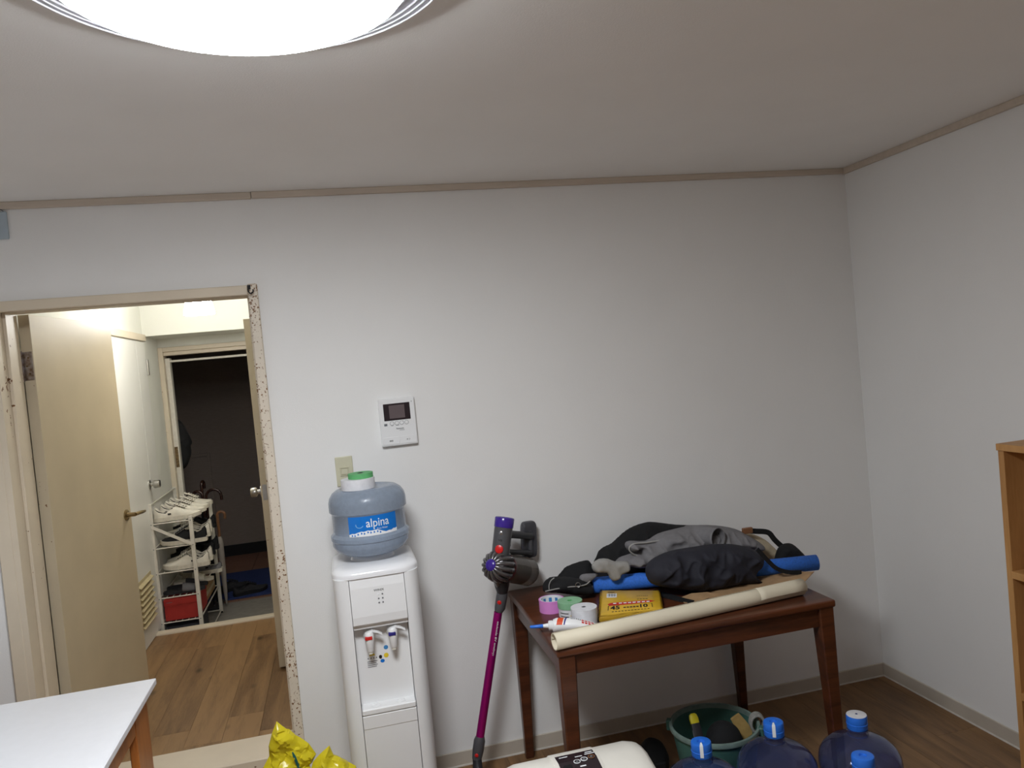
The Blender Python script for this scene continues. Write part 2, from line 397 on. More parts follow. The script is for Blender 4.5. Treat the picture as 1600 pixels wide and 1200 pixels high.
# door frame of the doorway
fr = tag(obj('trim_4', B(DX0-.02, DX1+.02, WALL_Y-.012, WALL_Y+WT, .10, .198, bev=.003), M['cream']), 'worn cream door frame around the open doorway', 'door frame', None, 'structure')
fr['label'] = 'worn cream painted door frame and sill of the doorway'
obj('head_casing', B(DX0-.06, DX1, WALL_Y-.02, WALL_Y, 2.0, 2.038, bev=.003), M['cream'], fr)
obj('jamb_casing', B(DX1, DX1+.036, WALL_Y-.022, WALL_Y, 0, 2.042, bev=.003), M['creamchip'], fr)
obj('jamb_casing', B(DX0-.066, DX0-.02, WALL_Y-.02, WALL_Y, 0, 2.0, bev=.003), M['cream'], fr)
obj('jamb_liner', B(DX1, DX1+.02, WALL_Y, WALL_Y+WT, .198, 2.03), M['creamchip'], fr)
obj('jamb_liner', B(DX0-.02, DX0, WALL_Y-.018, WALL_Y+WT, .198, 2.03), M['cream'], fr)
obj('head_liner', B(DX0, DX1, WALL_Y, WALL_Y+WT, 2.014, 2.03), M['cream'], fr)
obj('door_stop', B(DX0, DX0+.012, WALL_Y+.06, WALL_Y+.14, .198, 2.014, bev=.002), M['cream'], fr)
obj('door_stop', B(DX1-.012, DX1, WALL_Y+.06, WALL_Y+.14, .198, 2.014, bev=.002), M['creamchip'], fr)
obj('door_stop', B(DX0+.012, DX1-.012, WALL_Y+.06, WALL_Y+.14, 2.003, 2.014, bev=.002), M['cream'], fr)
hk = thing('coat_hook', 'small black metal hook screwed into the corner of the door frame', 'hook', (DX1+.012, WALL_Y-.024, 2.015))
obj('hook_wire', T(catmull([(DX1+.006, WALL_Y-.022, 2.03), (DX1+.004, WALL_Y-.04, 2.022), (DX1+.006, WALL_Y-.05, 2.008), (DX1+.014, WALL_Y-.054, 2.001), (DX1+.022, WALL_Y-.05, 2.008), (DX1+.022, WALL_Y-.046, 2.016)], 4, False), .0028, 8), M['black'], hk, 60)
obj('hook_plate', B(DX1+.0, DX1+.012, WALL_Y-.0235, WALL_Y-.021, 2.02, 2.038, bev=.001), M['black'], hk)
bx = thing('wall_box', 'small pale blue plastic box high on the wall above the doorway corner', 'wall box', (-1.11, WALL_Y, 2.26))
obj('cover', B(-1.14, -1.086, WALL_Y-.012, WALL_Y, 2.262, 2.362, bev=.004, seg=2), M['pale_blue'], bx)
obj('cord', T(catmull([(-1.13, WALL_Y-.006, 2.36), (-1.115, WALL_Y-.012, 2.368), (-1.1, WALL_Y-.012, 2.367), (-1.092, WALL_Y-.008, 2.355)], 4, False), .0016, 6), M['print_grey'], bx, 60)

# ------------------------------------------------------------------ structure: hallway, entrance, corridor
HC = 2.5
TY0, TY1 = 5.03, 5.10           # step edge
EY = 6.0                        # entrance frame plane
FY = 7.92                       # corridor wall
fh = struct('floor_hall', B(HX0, HX1, WALL_Y+WT, TY0, 0, HZ-.0121), M['darkslab'], 'brown wood plank floor of the hallway', 'floor')
plank_floor(fh, HX0, HX1, WALL_Y+WT, TY0, HZ, .152, 1.1, M['hallplank'], seed=5)
struct('trim_5', B(HX0, HX1, TY0, TY1, 0, HZ+.012, bev=.006, seg=2), M['cream'], 'cream step edge between hallway and entrance', 'threshold')
struct('floor_entrance', B(HX0, HX1+.2, TY1, 6.22, -.1, 0), M['concrete'], 'grey concrete entrance floor', 'floor')
fc = struct('floor_corridor', B(-1.8, -.2, 6.22, FY, -.1, -.0101), M['concrete'], 'terracotta tiled floor outside the entrance', 'floor')
tm = None
for i in range(5):
    for j in range(6):
        if tm is None:
            o = obj('tile', B(-.148, .148, -.14, .14, -.01, 0, bev=.002), M['terra'], fc, world=False); tm = o.data
        else:
            o = bpy.data.objects.new('tile', tm); C.objects.link(o); o.parent = fc
        o.location = (-1.62+.3*i, 6.365+.283*j, 0)
struct('wall_hall_left', B(HX0-.1, HX0, WALL_Y+WT, EY+.1, -.1, HC), M['hallwall'], 'cream white hallway wall behind the shoe rack', 'wall')
struct('wall_hall_right', B(HX1, HX1+.1, WALL_Y+WT, EY+.1, -.1, HC), M['hallwall'], 'cream white hallway wall opposite the shoe rack', 'wall')
struct('ceiling_hall', B(HX0-.1, HX1+.1, WALL_Y+WT, EY+.1, HC, HC+.1), M['hallwall'], 'white ceiling of the hallway', 'ceiling')
struct('trim_6', B(HX0, HX1, 5.57, EY+.1, 2.04, HC), M['hallwall'], 'boxed white beam over the entrance', 'beam')
struct('wall_corridor', B(-1.9, -.1, FY, FY+.1, -.1, 2.6), M['taupe'], 'taupe textured wall of the corridor outside', 'wall')
struct('ceiling_corridor', B(-1.9, -.1, EY+.1, FY+.1, 2.5, 2.6), M['taupe'], 'taupe ceiling of the corridor outside', 'ceiling')
struct('wall_bounce_left', box(B(-1.9, -1.8, EY, FY+.1, -.1, 2.6), -1.8, HX0-.1, EY, EY+.1, -.1, 2.6), M['taupe'], 'unseen taupe end wall set close in to bounce light through the corridor', 'wall')  # out of view; placed close, with a return piece, to keep bounced light in
struct('wall_bounce_right', B(-.2, -.1, EY+.1, FY+.1, -.1, 2.6), M['taupe'], 'unseen taupe far end wall set close in for corridor bounce light', 'wall')  # unseen, position chosen so the narrower corridor bounces more light
struct('baseboard_corridor', B(-1.222, -.2, FY-.012, FY, 0, .105), M['black'], 'black skirting of the taupe corridor wall', 'baseboard')
# entrance frame
ef = struct('trim_7', B(HX0, HX1, EY, EY+.1, 1.978, 2.04), M['hallwall'], 'cream frame of the entrance opening', 'door frame')
obj('jamb', B(HX0, -1.176, EY-.02, EY+.1, 0, 1.978, bev=.003), M['cream'], ef)
obj('jamb', B(-.45, HX1, EY-.02, EY+.1, 0, 1.978, bev=.003), M['cream'], ef)
obj('inner_stop', B(-1.176, -1.142, EY+.02, EY+.09, 0, 1.90, bev=.004), M['rackwhite'], ef)
obj('head', B(-1.176, -.45, EY-.02, EY+.1, 1.945, 1.978, bev=.003), M['cream'], ef)
obj('head_step', B(-1.176, -.45, EY+.0, EY+.1, 1.918, 1.945, bev=.002), M['cream'], ef)
obj('curtain_rail', B(-1.176, -.45, EY+.03, EY+.05, 1.868, 1.884, bev=.003), M['rackwhite'], ef)
sp_ = obj('strike_plate', B(-1.172, -1.150, EY+.015, EY+.0205, 1.10, 1.25, bev=.001), M['rust'], ef)
# meter cupboard door in the corridor wall
hd = thing('door_4', 'taupe flush cupboard door with a raised frame in the corridor wall', 'door', (-1.28, FY, 0), kind='structure')
obj('panel', B(-1.66, -1.255, FY-.012, FY, 0, 1.0), M['taupe'], hd)
for a in (B(-1.255, -1.228, FY-.026, FY, 0, 1.035, bev=.003), B(-1.69, -1.66, FY-.026, FY, 0, 1.035, bev=.003), B(-1.66, -1.255, FY-.026, FY, 1.0, 1.035, bev=.003)):
    obj('frame_strip', a, M['taupe'], hd)

# ------------------------------------------------------------------ lamps
lp = thing('ceiling_light', 'large round white ceiling light glowing overhead', 'ceiling light', (-.095, 1.335, CEIL))
lc = Vector((-.095, 1.335, 0))
obj('base_plate', L_([(.30, CEIL-.02), (.30, CEIL)], 64, lc), M['white'], lp, 40)
for k, (ro, z0, z1) in enumerate([(.374, 2.350, 2.353), (.360, 2.350, 2.353), (.344, 2.348, 2.3515), (.322, 2.347, 2.350)]):
    obj('acrylic_ring', L_([(ro-.003, z0), (ro, z0+.001), (ro, z1+.02), (ro-.003, z1+.02), (ro-.003, z0)], 96, lc, cap0=False, cap1=False), M['ring'], lp, 40)
obj('ring_backing', L_([(.2945, 2.350), (.33, 2.3515), (.372, 2.3535), (.372, 2.372), (.33, 2.372), (.2945, 2.372), (.2945, 2.350)], 96, lc, cap0=False, cap1=False), mat('smoky_acrylic', (150,150,156), .4), lp, 40)
obj('diffuser', L_([(.2905, 2.322), (.284, 2.312), (.268, 2.304), (.2, 2.296), (.08, 2.291), (.0, 2.29)], 96, lc, cap0=True, cap1=False), M['diffuser'], lp, 50)
obj('rim', L_([(.2935, CEIL-.005), (.2945, 2.324), (.2925, 2.3215), (.2905, 2.324), (.2905, CEIL-.005)], 96, lc, cap0=False, cap1=False), M['white'], lp, 40)
pd = thing('pendant_lamp', 'white glass pendant lamp glowing in the hallway', 'pendant lamp', (-.69, 4.6, HC))
pc = Vector((-.69, 4.6, 0))
obj('ceiling_rose', L_([(.05, HC-.03), (.05, HC)], 32, pc), M['white'], pd, 40)
obj('cord', L_([(.006, 2.285), (.006, HC-.03)], 10, pc), M['white'], pd, 40)
obj('shade', L_([(.083, 2.073), (.079, 2.1), (.071, 2.135), (.062, 2.18), (.051, 2.235), (.034, 2.27), (.012, 2.29)], 40, pc), M['glasswhite'], pd, 50)

# ------------------------------------------------------------------ doors
def knob(parent, o, n, mt, r=.026, l=.055):
    n = Vector(n).normalized()
    k = obj('door_knob', L_([(r*1.15, 0), (r*1.15, .006), (r*.45, .01), (r*.45, .022), (r*.9, .026), (r, .032), (r*.95, l), (r*.8, l+.004)], 24, o, n), mt, parent, 40)
    return k
# door_1: open beige door
hp = Vector((-1.125, WALL_Y+WT+.012, 0)); ep = Vector((-1.018, 4.055, 0))
ang = math.atan2(ep.y-hp.y, ep.x-hp.x); DL = (ep-hp).length
d1 = thing('door_1', 'plain beige flush door swung open into the hallway', 'door', (hp.x, hp.y, HZ+.012), ang, kind='structure')
obj('leaf', B(0, DL, .0005, .042, 0, 2.008-HZ-.012, bev=.001), M['doorbeige'], d1, world=False)
obj('edge_strip', B(-.002, .0, .0005, .042, 0, 2.008-HZ-.012), M['dooredge'], d1, world=False)
h_ = obj('hinge', B(-.0045, -.002, .004, .040, 1.56, 1.672, bev=.0008), M['oldsteel'], d1, world=False)
obj('knuckle', L_([(.0065, 1.556), (.0065, 1.676)], 14, (-.006, .046, 0)), M['oldsteel'], h_, 40, world=False)
for z in (1.585, 1.616, 1.648): obj('screw', L_([(.0035, 0), (.0035, .0015)], 10, (-.0045, .018 if z != 1.616 else .026, z), (-1,0,0)), M['rust'], h_, world=False)
lv = obj('lever_handle', L_([(.026, 0), (.026, .006), (.011, .009), (.010, .045)], 28, (DL-.055, .0005, .895), (0,-1,0)), M['brass'], d1, 40, world=False)
obj('lever', T([(DL-.055, -.042, .895), (DL-.03, -.047, .895), (DL+.01, -.049, .893), (DL+.05, -.046, .890)], [.009,.009,.0085,.006], 12), M['brass'], lv, 60, world=False)
# door_2: entrance side door folded back, seen at its edge
d2 = thing('door_2', 'beige door with a steel knob folded back along the hallway wall', 'door', (-.395, 4.10, HZ+.012), 0, kind='structure')
obj('leaf', B(-.412, -.376, 4.10, 4.87, HZ+.012, 1.988, bev=.001), M['dooredge'], d2)
obj('latch_plate', B(-.405, -.383, 4.0985, 4.1005, 1.06, 1.14, bev=.0005), M['steel'], d2)
knob(d2, (-.412, 4.15, 1.10), (-1, 0, 0), M['steel'], .025, .052)
knob(d2, (-.376, 4.15, 1.10), (1, 0, 0), M['steel'], .025, .052)
# door_3: white washroom door in hall wall
d3 = thing('door_3', 'white flush hallway door with a louvred vent and round knob', 'door', (HX0, 4.9, HZ), 0, kind='structure')
obj('leaf', B(HX0, HX0+.012, 4.42, 5.31, HZ+.005, 2.0, bev=.001), M['whitedoor'], d3)
obj('side_leaf', B(HX0, HX0+.012, 5.316, 5.545, HZ+.005, 2.0, bev=.001), M['whitedoor'], d3)
obj('head_frame', B(HX0, HX0+.022, 4.36, 5.565, 2.006, 2.05, bev=.002), M['cream'], d3)
obj('jamb_frame', B(HX0, HX0+.022, 4.36, 4.41, HZ, 2.006, bev=.002), M['cream'], d3)
knob(d3, (HX0+.012, 5.27, 1.08), (1, 0, 0), M['steel'], .026, .06)
hg = obj('hinge', B(HX0+.010, HX0+.016, 5.548, 5.60, 1.78, 1.885, bev=.001), M['steel'], d3)
obj('knuckle', L_([(.006, 1.78), (.006, 1.885)], 12, (HX0+.016, 5.555, 0)), M['steel'], hg, 40)
lo = obj('vent_frame', B(HX0+.010, HX0+.0135, 4.72, 5.06, .30, .58), M['slat'], d3)
for k in range(8):
    z = .318+k*.033
    bm = newbm(); prism(bm, [(HX0+.0135, 4.735, z+.006), (HX0+.032, 4.735, z-.004), (HX0+.033, 4.735, z-.001), (HX0+.0135, 4.735, z+.011)], (0, .31, 0))
    obj('slat', bm, M['slat'], lo)

# ------------------------------------------------------------------ table with the clutter
TX0, TX1, TY_F, TY_B, TZ = .618, 1.655, 2.385, 3.112, .70
tb = thing('table', 'dark brown wooden table with tapered legs against the white wall', 'table', ((TX0+TX1)/2, (TY_F+TY_B)/2, 0))
obj('tabletop', B(TX0, TX1, TY_F, TY_B, TZ-.026, TZ, bev=.007, seg=3), M['tablewood'], tb, 40)
def leg(sx, sy):
    ox, oy = (TX0+.006 if sx < 0 else TX1-.006), (TY_F+.006 if sy < 0 else TY_B-.006)
    bm = newbm(); rs = []
    for z, wd in ((0, .034), (.35, .046), (.6, .056), (TZ-.026, .058)):
        x0, x1 = sorted((ox, ox-sx*wd)); y0, y1 = sorted((oy, oy-sy*wd)); c = .004
        rs.append([Vector(p) for p in ((x0+c,y0,z),(x1-c,y0,z),(x1,y0+c,z),(x1,y1-c,z),(x1-c,y1,z),(x0+c,y1,z),(x0,y1-c,z),(x0,y0+c,z))])
    return rings(bm, rs)
for sx in (-1, 1):
    for sy in (-1, 1): obj('leg', leg(sx, sy), M['tablewood'], tb)
for y0, y1 in ((TY_F+.018, TY_F+.038), (TY_B-.038, TY_B-.018)): obj('apron', B(TX0+.06, TX1-.06, y0, y1, TZ-.092, TZ-.026), M['tablewood'], tb)
for x0, x1 in ((TX0+.018, TX0+.038), (TX1-.038, TX1-.018)): obj('apron', B(x0, x1, TY_F+.06, TY_B-.06, TZ-.092, TZ-.026), M['tablewood'], tb)

# rolled cream paper lying on the front edge
rr = .0285
a = at(866, 1003, 'z', TZ+rr); b = at(1252, 917, 'z', TZ+rr)
d = (b-a).normalized(); ln = (b-a).length
rl = thing('paper_roll', 'long roll of cream paper lying along the table front', 'paper roll', (a+b)/2-Vector((0,0,rr)))
bm = newbm(); ax, bx_ = frame_of(d); spiral = []
for k in range(73):
    t = 2*PI*k/72*2.2; q = rr-.0045+.0018*(k/72)*2.2+(.0006 if k else 0)
    spiral.append((math.cos(t), math.sin(t), q))
s0 = [a+(ax*c+bx_*s)*q for c, s, q in spiral]; s1 = [b+(ax*c+bx_*s)*q for c, s, q in spiral]
mid = [[p+(q_-p)*f for p, q_ in zip(s0, s1)] for f in (0, .25, .5, .75, 1)]
rings(bm, mid, closed=False)
o = obj('sheet', bm, M['cream_paper'], rl, 60); o.modifiers.new('s', 'SOLIDIFY').thickness = .0009
bm = newbm(); f0, f1 = .80, 1.004
rings(bm, [[a+d*ln*f+(ax*math.cos(t)+bx_*math.sin(t))*(rr+.0012) for t in [PI*.15+PI*.95*k/20-(.10*math.sin(f*9)) for k in range(21)]] for f in (f0, .83, .86, .9, .95, f1)], closed=False)
o = obj('outer_flap', bm, M['cream_paper'], rl, 60); o.modifiers.new('s', 'SOLIDIFY').thickness = .0009

# blue yoga mat roll
yr = .034
a = at(927, 914, 'z', TZ+.036); b = at(1276, 878, 'z', TZ+.042); YA, YBB = a.copy(), b.copy()
yd = (b-a).normalized()
ym = thing('yoga_mat', 'rolled bright blue foam mat poking out of the clothes', 'mat roll', (a+b)/2-Vector((0,0,yr)))
sp = newbm(); ax, bx_ = frame_of(yd); turns = 4; npt = 20*turns
prof = [(math.cos(2*PI*k/20), math.sin(2*PI*k/20), .008+(yr-.008)*k/npt) for k in range(npt+1)]
rings(sp, [[a+(b-a)*f+(ax*c+bx_*s)*q for c, s, q in prof] for f in (0, .33, .66, 1)], closed=False)
o = obj('rolled_sheet', sp, M['yoga'], ym, 60); o.modifiers.new('s', 'SOLIDIFY').thickness = .0052

# clothes and bags
def over_mat(bm, r=.038):
    """cloth lying over the rolled mat: whatever would sit inside or behind the roll below its top is brought in front of it, along the sight line"""
    ymax = max(v.co.y for v in bm.verts); ax_ = YBB-YA; l2 = ax_.length_squared
    for v in bm.verts:
        t = (v.co-YA).dot(ax_)/l2
        if not -.03 < t < 1.03: continue
        c = YA+ax_*t; dz = v.co.z-c.z
        if dz > r: continue
        lim = c.y-(math.sqrt(r*r-dz*dz) if dz > 0 else r)
        yn = lim-.002-.4*(ymax-v.co.y)
        if yn < v.co.y:
            z0 = v.co.z; v.co = CAM_O+(v.co-CAM_O)*(yn/v.co.y)
            if z0 < TZ+.016: v.co.z = z0
    return bm
def heap(name, label, cat, mt, px, y, thick, press=False, **k):
    bm = inflate(px, y, thick, **k)
    if press: over_mat(bm)
    zb = min(v.co.z for v in bm.verts); xm = sum(v.co.x for v in bm.verts)/len(bm.verts)
    o = obj(name, bm, mt, None, 180); tag(o, label, cat)
    return o
heap('jacket', 'black jacket heaped at the back of the table pile', 'jacket', M['blackfab'],
     [(937,900),(934,869),(945,856),(958,850),(975,835),(990,825),(1010,818),(1025,817),(1060,821),(1100,822),(1128,825),(1140,836),(1142,862),(1140,900),(1060,902)], 3.03, .13, fold=.010, freq=30, seed=1, lean=.1, zmin=TZ+.002)
heap('trousers', 'black crumpled cloth between the zip pouch and the jacket', 'cloth', M['blackfab'],
     [(868,905),(878,893),(884,886),(898,880),(912,876),(920,876),(927,884),(945,890),(960,900),(960,915),(900,915),(870,915)], 2.98, .10, fold=.014, freq=60, seed=2, zmin=TZ+.002)
heap('shirt', 'grey cotton shirt with an open cuff draped over the pile', 'shirt', M['greyfab'],
     [(962,882),(968,872),(985,866),(1000,858),(984,862),(978,852),(985,846),(1010,846),(1030,835),(1055,828),(1085,822),(1120,822),(1150,827),(1172,838),(1188,850),(1180,862),(1140,862),(1100,862),(1060,868),(1040,878),(1020,884),(1000,887),(985,885)], 2.872, .10, back=.25, fold=.022, freq=60, ang=1.0, seed=3, lean=.12, R=.05, step=.005)
sh = bpy.data.objects['shirt']
cb = at(1122, 841, 'y', 2.775); cdv = Vector((.38, -.92, .02)).normalized(); ca = cb-cdv*.1
obj('cuff', L_([(.036, -.06), (.042, 0), (.041, .06), (.0395, .088), (.042, .090), (.043, .098), (.041, .102), (.037, .100), (.035, .06), (.033, 0)], 32, ca, cdv, True, False), M['greyfab'], sh, 60)
obj('cuff_lining', L_([(.028, -.07), (.031, .0), (.0345, .092)], 28, ca, cdv, True, False), M['greyfab'], sh, 60)
bm = newbm(); tube(bm, catmull([at(x, y, 'y', 2.845) for x, y in ((1040,843),(1010,848),(990,850),(983,858),(990,866),(1003,869),(1015,862),(1030,858))], 4, False), .0035, 6)
obj('neck_rib', bm, M['greyfab2'], sh, 60)
heap('towel', 'light grey cloth hanging over the blue mat roll', 'cloth', M['greyfab2'],
     [(925,888),(926,880),(936,873),(950,873),(960,877),(980,877),(985,885),(983,893),(972,898),(968,905),(958,908),(952,902),(948,895),(932,895)], 2.822, .03, fold=.006, freq=24, seed=4, R=.02, smooth=2, press=True)
heap('rag', 'small grey rag tucked beside the black pouch', 'cloth', M['greyfab'],
     [(905,905),(908,898),(920,896),(934,897),(928,905),(918,913),(910,911)], 2.86, .03, fold=.005, seed=5, R=.02)
heap('coat', 'dark navy coat bundled at the front of the pile', 'coat', M['navy'],
     [(1013,905),(1012,893),(1017,882),(1030,872),(1055,862),(1090,856),(1120,852),(1150,852),(1175,858),(1192,868),(1190,885),(1178,897),(1190,908),(1160,916),(1120,926),(1080,923),(1040,918),(1020,913)], 2.70, .13, fold=.016, freq=26, ang=-.5, seed=6, lean=.12, step=.0055, zmin=TZ+.003, R=.08, press=True)
# strap of the pack, pouch, handle
pk = thing('shoulder_bag', 'beige canvas bag with black straps behind the blue mat', 'bag', at(1200, 880, 'y', 2.91))
bm = inflate([(1150,838),(1158,830),(1175,834),(1195,843),(1212,858),(1222,868),(1224,885),(1190,885),(1162,862)], 2.915, .035, fold=.004, seed=8, R=.03, zmin=TZ+.002); obj('pouch', bm, M['beigefab'], pk, 180)
bm = inflate([(1215,862),(1225,850),(1238,850),(1252,862),(1262,874),(1262,884),(1215,886)], 2.805, .06, fold=.005, seed=9, R=.03, zmin=TZ+.002); obj('side_pocket', bm, M['blackfab'], pk, 180)
def strap(pts, y, wd, th=.004):
    q = catmull([at(x, yy, 'y', y) for x, yy in pts], 5, False); bm = newbm(); rs = []
    for i, p in enumerate(q):
        dd = (q[min(i+1, len(q)-1)]-q[max(i-1, 0)]).normalized(); n = Vector((0,-1,0)); s = dd.cross(n).normalized()*wd/2
        rs.append([p+s+n*th/2, p-s+n*th/2, p-s-n*th/2, p+s-n*th/2])
    return rings(bm, rs)
obj('strap', strap([(1162,829),(1180,830),(1200,832),(1210,843),(1222,854),(1236,862),(1250,870)], 2.865, .022), M['blackfab'], pk, 40)
obj('strap', strap([(1183,858),(1198,874),(1213,888),(1232,894),(1252,894)], 2.642, .016), M['blackfab'], bpy.data.objects['coat'], 40)
bm = B(*[v for i in range(3) for v in (sorted((at(1161,826,'y',2.853)[i]-.0, at(1177,833,'y',2.853)[i]+(.014 if i == 1 else 0))))], bev=.003, seg=2)
obj('strap_end', bm, M['tan'], pk)
# black pouch with grey piping
bp = thing('pouch', 'black zip pouch with grey piping and a metal ring', 'pouch', (at(885, 925, 'z', TZ)))
bm = inflate([(848,921),(850,912),(860,903),(875,901),(900,903),(918,908),(925,915),(924,926),(905,930),(870,926),(852,925)], 2.86, .09, fold=.006, seed=10, R=.035, zmin=TZ+.001); obj('body', bm, M['blackfab'], bp, 180)
obj('piping', T(catmull([at(x, y, 'y', 2.812) for x, y in ((852,924),(870,920),(890,917),(905,916),(916,913),(922,908))], 5, False), .0022, 6), M['greyfab2'], bp, 60)
obj('piping', T(catmull([at(x, y, 'y', 2.815) for x, y in ((858,921),(858,914),(861,907),(866,903))], 5, False), .002, 6), M['greyfab2'], bp, 60)
rc = at(903, 914, 'y', 2.806)
obj('ring', T([rc+Vector((math.cos(t)*.009, -.002*math.cos(t), math.sin(t)*.009)) for t in [2*PI*k/16 for k in range(17)]], .0015, 6), M['steel'], bp, 60)
# kraft paper under the pile
kp = thing('paper_bag', 'crumpled brown paper bag flattened under the coat', 'paper bag', at(1200, 915, 'z', TZ))
def sheet(pts, zs, th=.002):
    top = [at(x, y, 'z', TZ+z) for (x, y), z in zip(pts, zs)]
    return rings(newbm(), [top, [p-Vector((0,0,th)) for p in top]])
obj('panel', sheet([(1085,930),(1180,905),(1230,893),(1272,893),(1258,908),(1200,922),(1120,936)], [.004,.004,.02,.028,.012,.003,.003]), M['kraft'], kp)
obj('fold', sheet([(1272,893),(1262,900),(1250,912),(1240,912),(1255,900)], [.03,.02,.004,.004,.012]), M['kraft'], kp)
obj('panel', sheet([(1060,935),(1080,927),(1105,925),(1125,928),(1095,938),(1070,942)], [.003,.012,.014,.004,.003,.003]), M['kraft'], kp)
# flat black belt
obj_b = obj('belt', sheet([(1020,922),(1040,926),(1072,935),(1085,938),(1080,941),(1060,938),(1030,930)], [.006]*7, .005), M['blackfab']); tag(obj_b, 'black belt end lying flat on the table before the coat', 'belt')

# packet of refuse bags
ga, gb, gc_, gd = [at(x, y, 'z', TZ+.024) for x, y in ((940,922),(1029,922),(1034,953),(937,963))]
gp = thing('bag_packet', 'yellow packet of refuse bags in clear film', 'packet', (ga+gc_)/2-Vector((0,0,.024)))
bm = newbm(); low = [p.copy() for p in (ga, gb, gc_, gd)]
for p in low: p.z = TZ+.001
q4 = [ga, gb, gc_, gd]; cen = sum(q4, Vector())/4
ringsz = [[cen+(Vector((p.x, p.y, cen.z))-cen)*s+Vector((0,0,z-cen.z)) for p in q4] for s, z in ((.97, TZ+.001), (1.02, TZ+.006), (1.03, TZ+.014), (1.0, TZ+.021), (.96, TZ+.024))]
rr4 = []
for r4 in ringsz:
    o_ = []
    for i in range(4):
        for k in range(6): o_.append(r4[i].lerp(r4[(i+1) % 4], k/6))
    rr4.append(o_)
rings(bm, rr4); obj('bags', bm, M['bagyellow'], gp, 40)
def gfn(u, v):      # u,v in 0..1 over the printed face
    t_ = ga.lerp(gb, u); b_ = gd.lerp(gc_, u); p = b_.lerp(t_, v); p = cen+(p-cen)*.96; p.z = TZ+.0246; return p
def gtext(s, u, v, w_, h_, **k): return text_bm(s, w_, h_, lambda a_, b_: gfn(u+a_, v+b_)+Vector((0,0,.0004)), **k)
bm = newbm(); pts = [(.10,.40),(.16,.46),(.5,.48),(.84,.50),(.93,.45),(.84,.40),(.5,.36),(.14,.34)]
bm.faces.new([bm.verts.new(gfn(*p)) for p in pts]); obj('red_band', bm, M['print_red'], gp)
bm = newbm()
for u0 in (.2,.3,.38,.46,.54,.62,.70,.78): quad(bm, lambda u, v: gfn(u, v)+Vector((0,0,.0003)), u0, u0+.055, .405, .445+.01*(u0 > .5))
obj('band_marks', bm, M['print_white'], gp)
obj('number', gtext('45', .235, .25, .16, .15, bold=.03), M['print_black'], gp)
obj('number', gtext('10', .73, .25, .13, .15, bold=.03), M['print_black'], gp)
bm = newbm()
for u0 in (.11, .865): quad(bm, gfn, u0, u0+.012, .16, .34)
for u0, s in ((.11, 1), (.877, -1)): quad(bm, gfn, min(u0, u0+.03*s), max(u0, u0+.03*s), .325, .34)
for k in range(5): quad(bm, gfn, .38+k*.055, .42+k*.055, .215, .26)
for k in range(12): quad(bm, gfn, .18+k*.055, .215+k*.055, .085, .11)
for k in range(4): quad(bm, gfn, .62+k*.05, .655+k*.05, .56, .58)
for k in range(6): quad(bm, gfn, .62+k*.035, .64+k*.035, .72, .735)
obj('small_print', bm, M['print_black'], gp, kind='stuff')
bm = newbm(); quad(bm, gfn, .08, .26, .68, .86); obj('barcode_patch', bm, M['print_white'], gp)
bm = newbm()
for k in range(9): quad(bm, lambda u, v: gfn(u, v)+Vector((0,0,.0004)), .1+k*.016, .1+k*.016+(.009 if k % 3 else .004), .72, .85)
quad(bm, lambda u, v: gfn(u, v)+Vector((0,0,.0004)), .1, .22, .9, .925)
obj('barcode', bm, M['print_black'], gp)
bm = newbm(); n_ = 26; rs = []
for s, z, am in ((1.04, TZ+.002, .003), (1.07, TZ+.012, .005), (1.05, TZ+.024, .004), (.98, TZ+.0275, .002)):
    o_ = []
    for i in range(4):
        p0, p1 = [cen+(Vector((p.x, p.y, cen.z))-cen)*s+Vector((0,0,z-cen.z)) for p in (q4[i], q4[(i+1) % 4])]
        for k in range(n_):
            p = p0.lerp(p1, k/n_); p = p+Vector((noise.noise(p*90), noise.noise(p*90+Vector((7,0,0))), noise.noise(p*70+Vector((0,9,0)))*.6))*am; o_.append(p)
    rs.append(o_)
rings(bm, rs, cap0=False, cap1=False); obj('film_wrap', bm, M['film'], gp, 180)

# tapes
def tape(name, label, px, r, ri, h, mt, core, z=TZ, inner=None):
    c = at(px[0], px[1], 'z', z+h) ; c.z = z
    t = thing(name, label, 'tape roll', c)
    obj('wound_tape', L_([(ri, 0), (r, 0), (r, h), (ri, h), (ri, 0)], 40, c, cap0=False, cap1=False), mt, t, 40)
    obj('core', L_([(ri-.003, .0), (ri, 0), (ri, h), (ri-.003, h), (ri-.003, 0)], 40, c, cap0=False, cap1=False), core, t, 40)
    return t, c
tp, c = tape('packing_tape', 'pink packing tape roll with a printed blue core', (861, 935), .0475, .042, .045, M['pinktape'], M['print_white'])
for k in range(10):
    bm = newbm(); a0 = 2*PI*k/10
    rings(bm, [[c+Vector((math.cos(t)*.0387, math.sin(t)*.0387, z)) for t in (a0, a0+.15, a0+.3)] for z in (.010, .036)], closed=False); obj('core_print', bm, M['print_blue'], tp)
tp, c = tape('masking_film', 'pale green masking tape roll with a white film sleeve', (890, 938), .046, .010, .022, M['greentape2'], M['greentape'], TZ+.032)
tp.location = c-Vector((0,0,.032)); tp.matrix_basis = Matrix.Translation(tp.location)
for ch in tp.children: ch.location = (0,0,.032)
obj('film_sleeve', L_([(.03, 0), (.044, 0), (.044, .032), (.03, .032)], 40, c-Vector((0,0,.032))), M['whitetape'], tp, 40)
bm = newbm()
for k in range(2):
    rings(bm, [[c-Vector((0,0,.032))+Vector((math.cos(t)*.0444, math.sin(t)*.0444, z)) for t in [PI*1.1+.1*j for j in range(9)]] for z in (.005+k*.012, .008+k*.012)], closed=False)
obj('sleeve_print', bm, M['print_black'], tp)
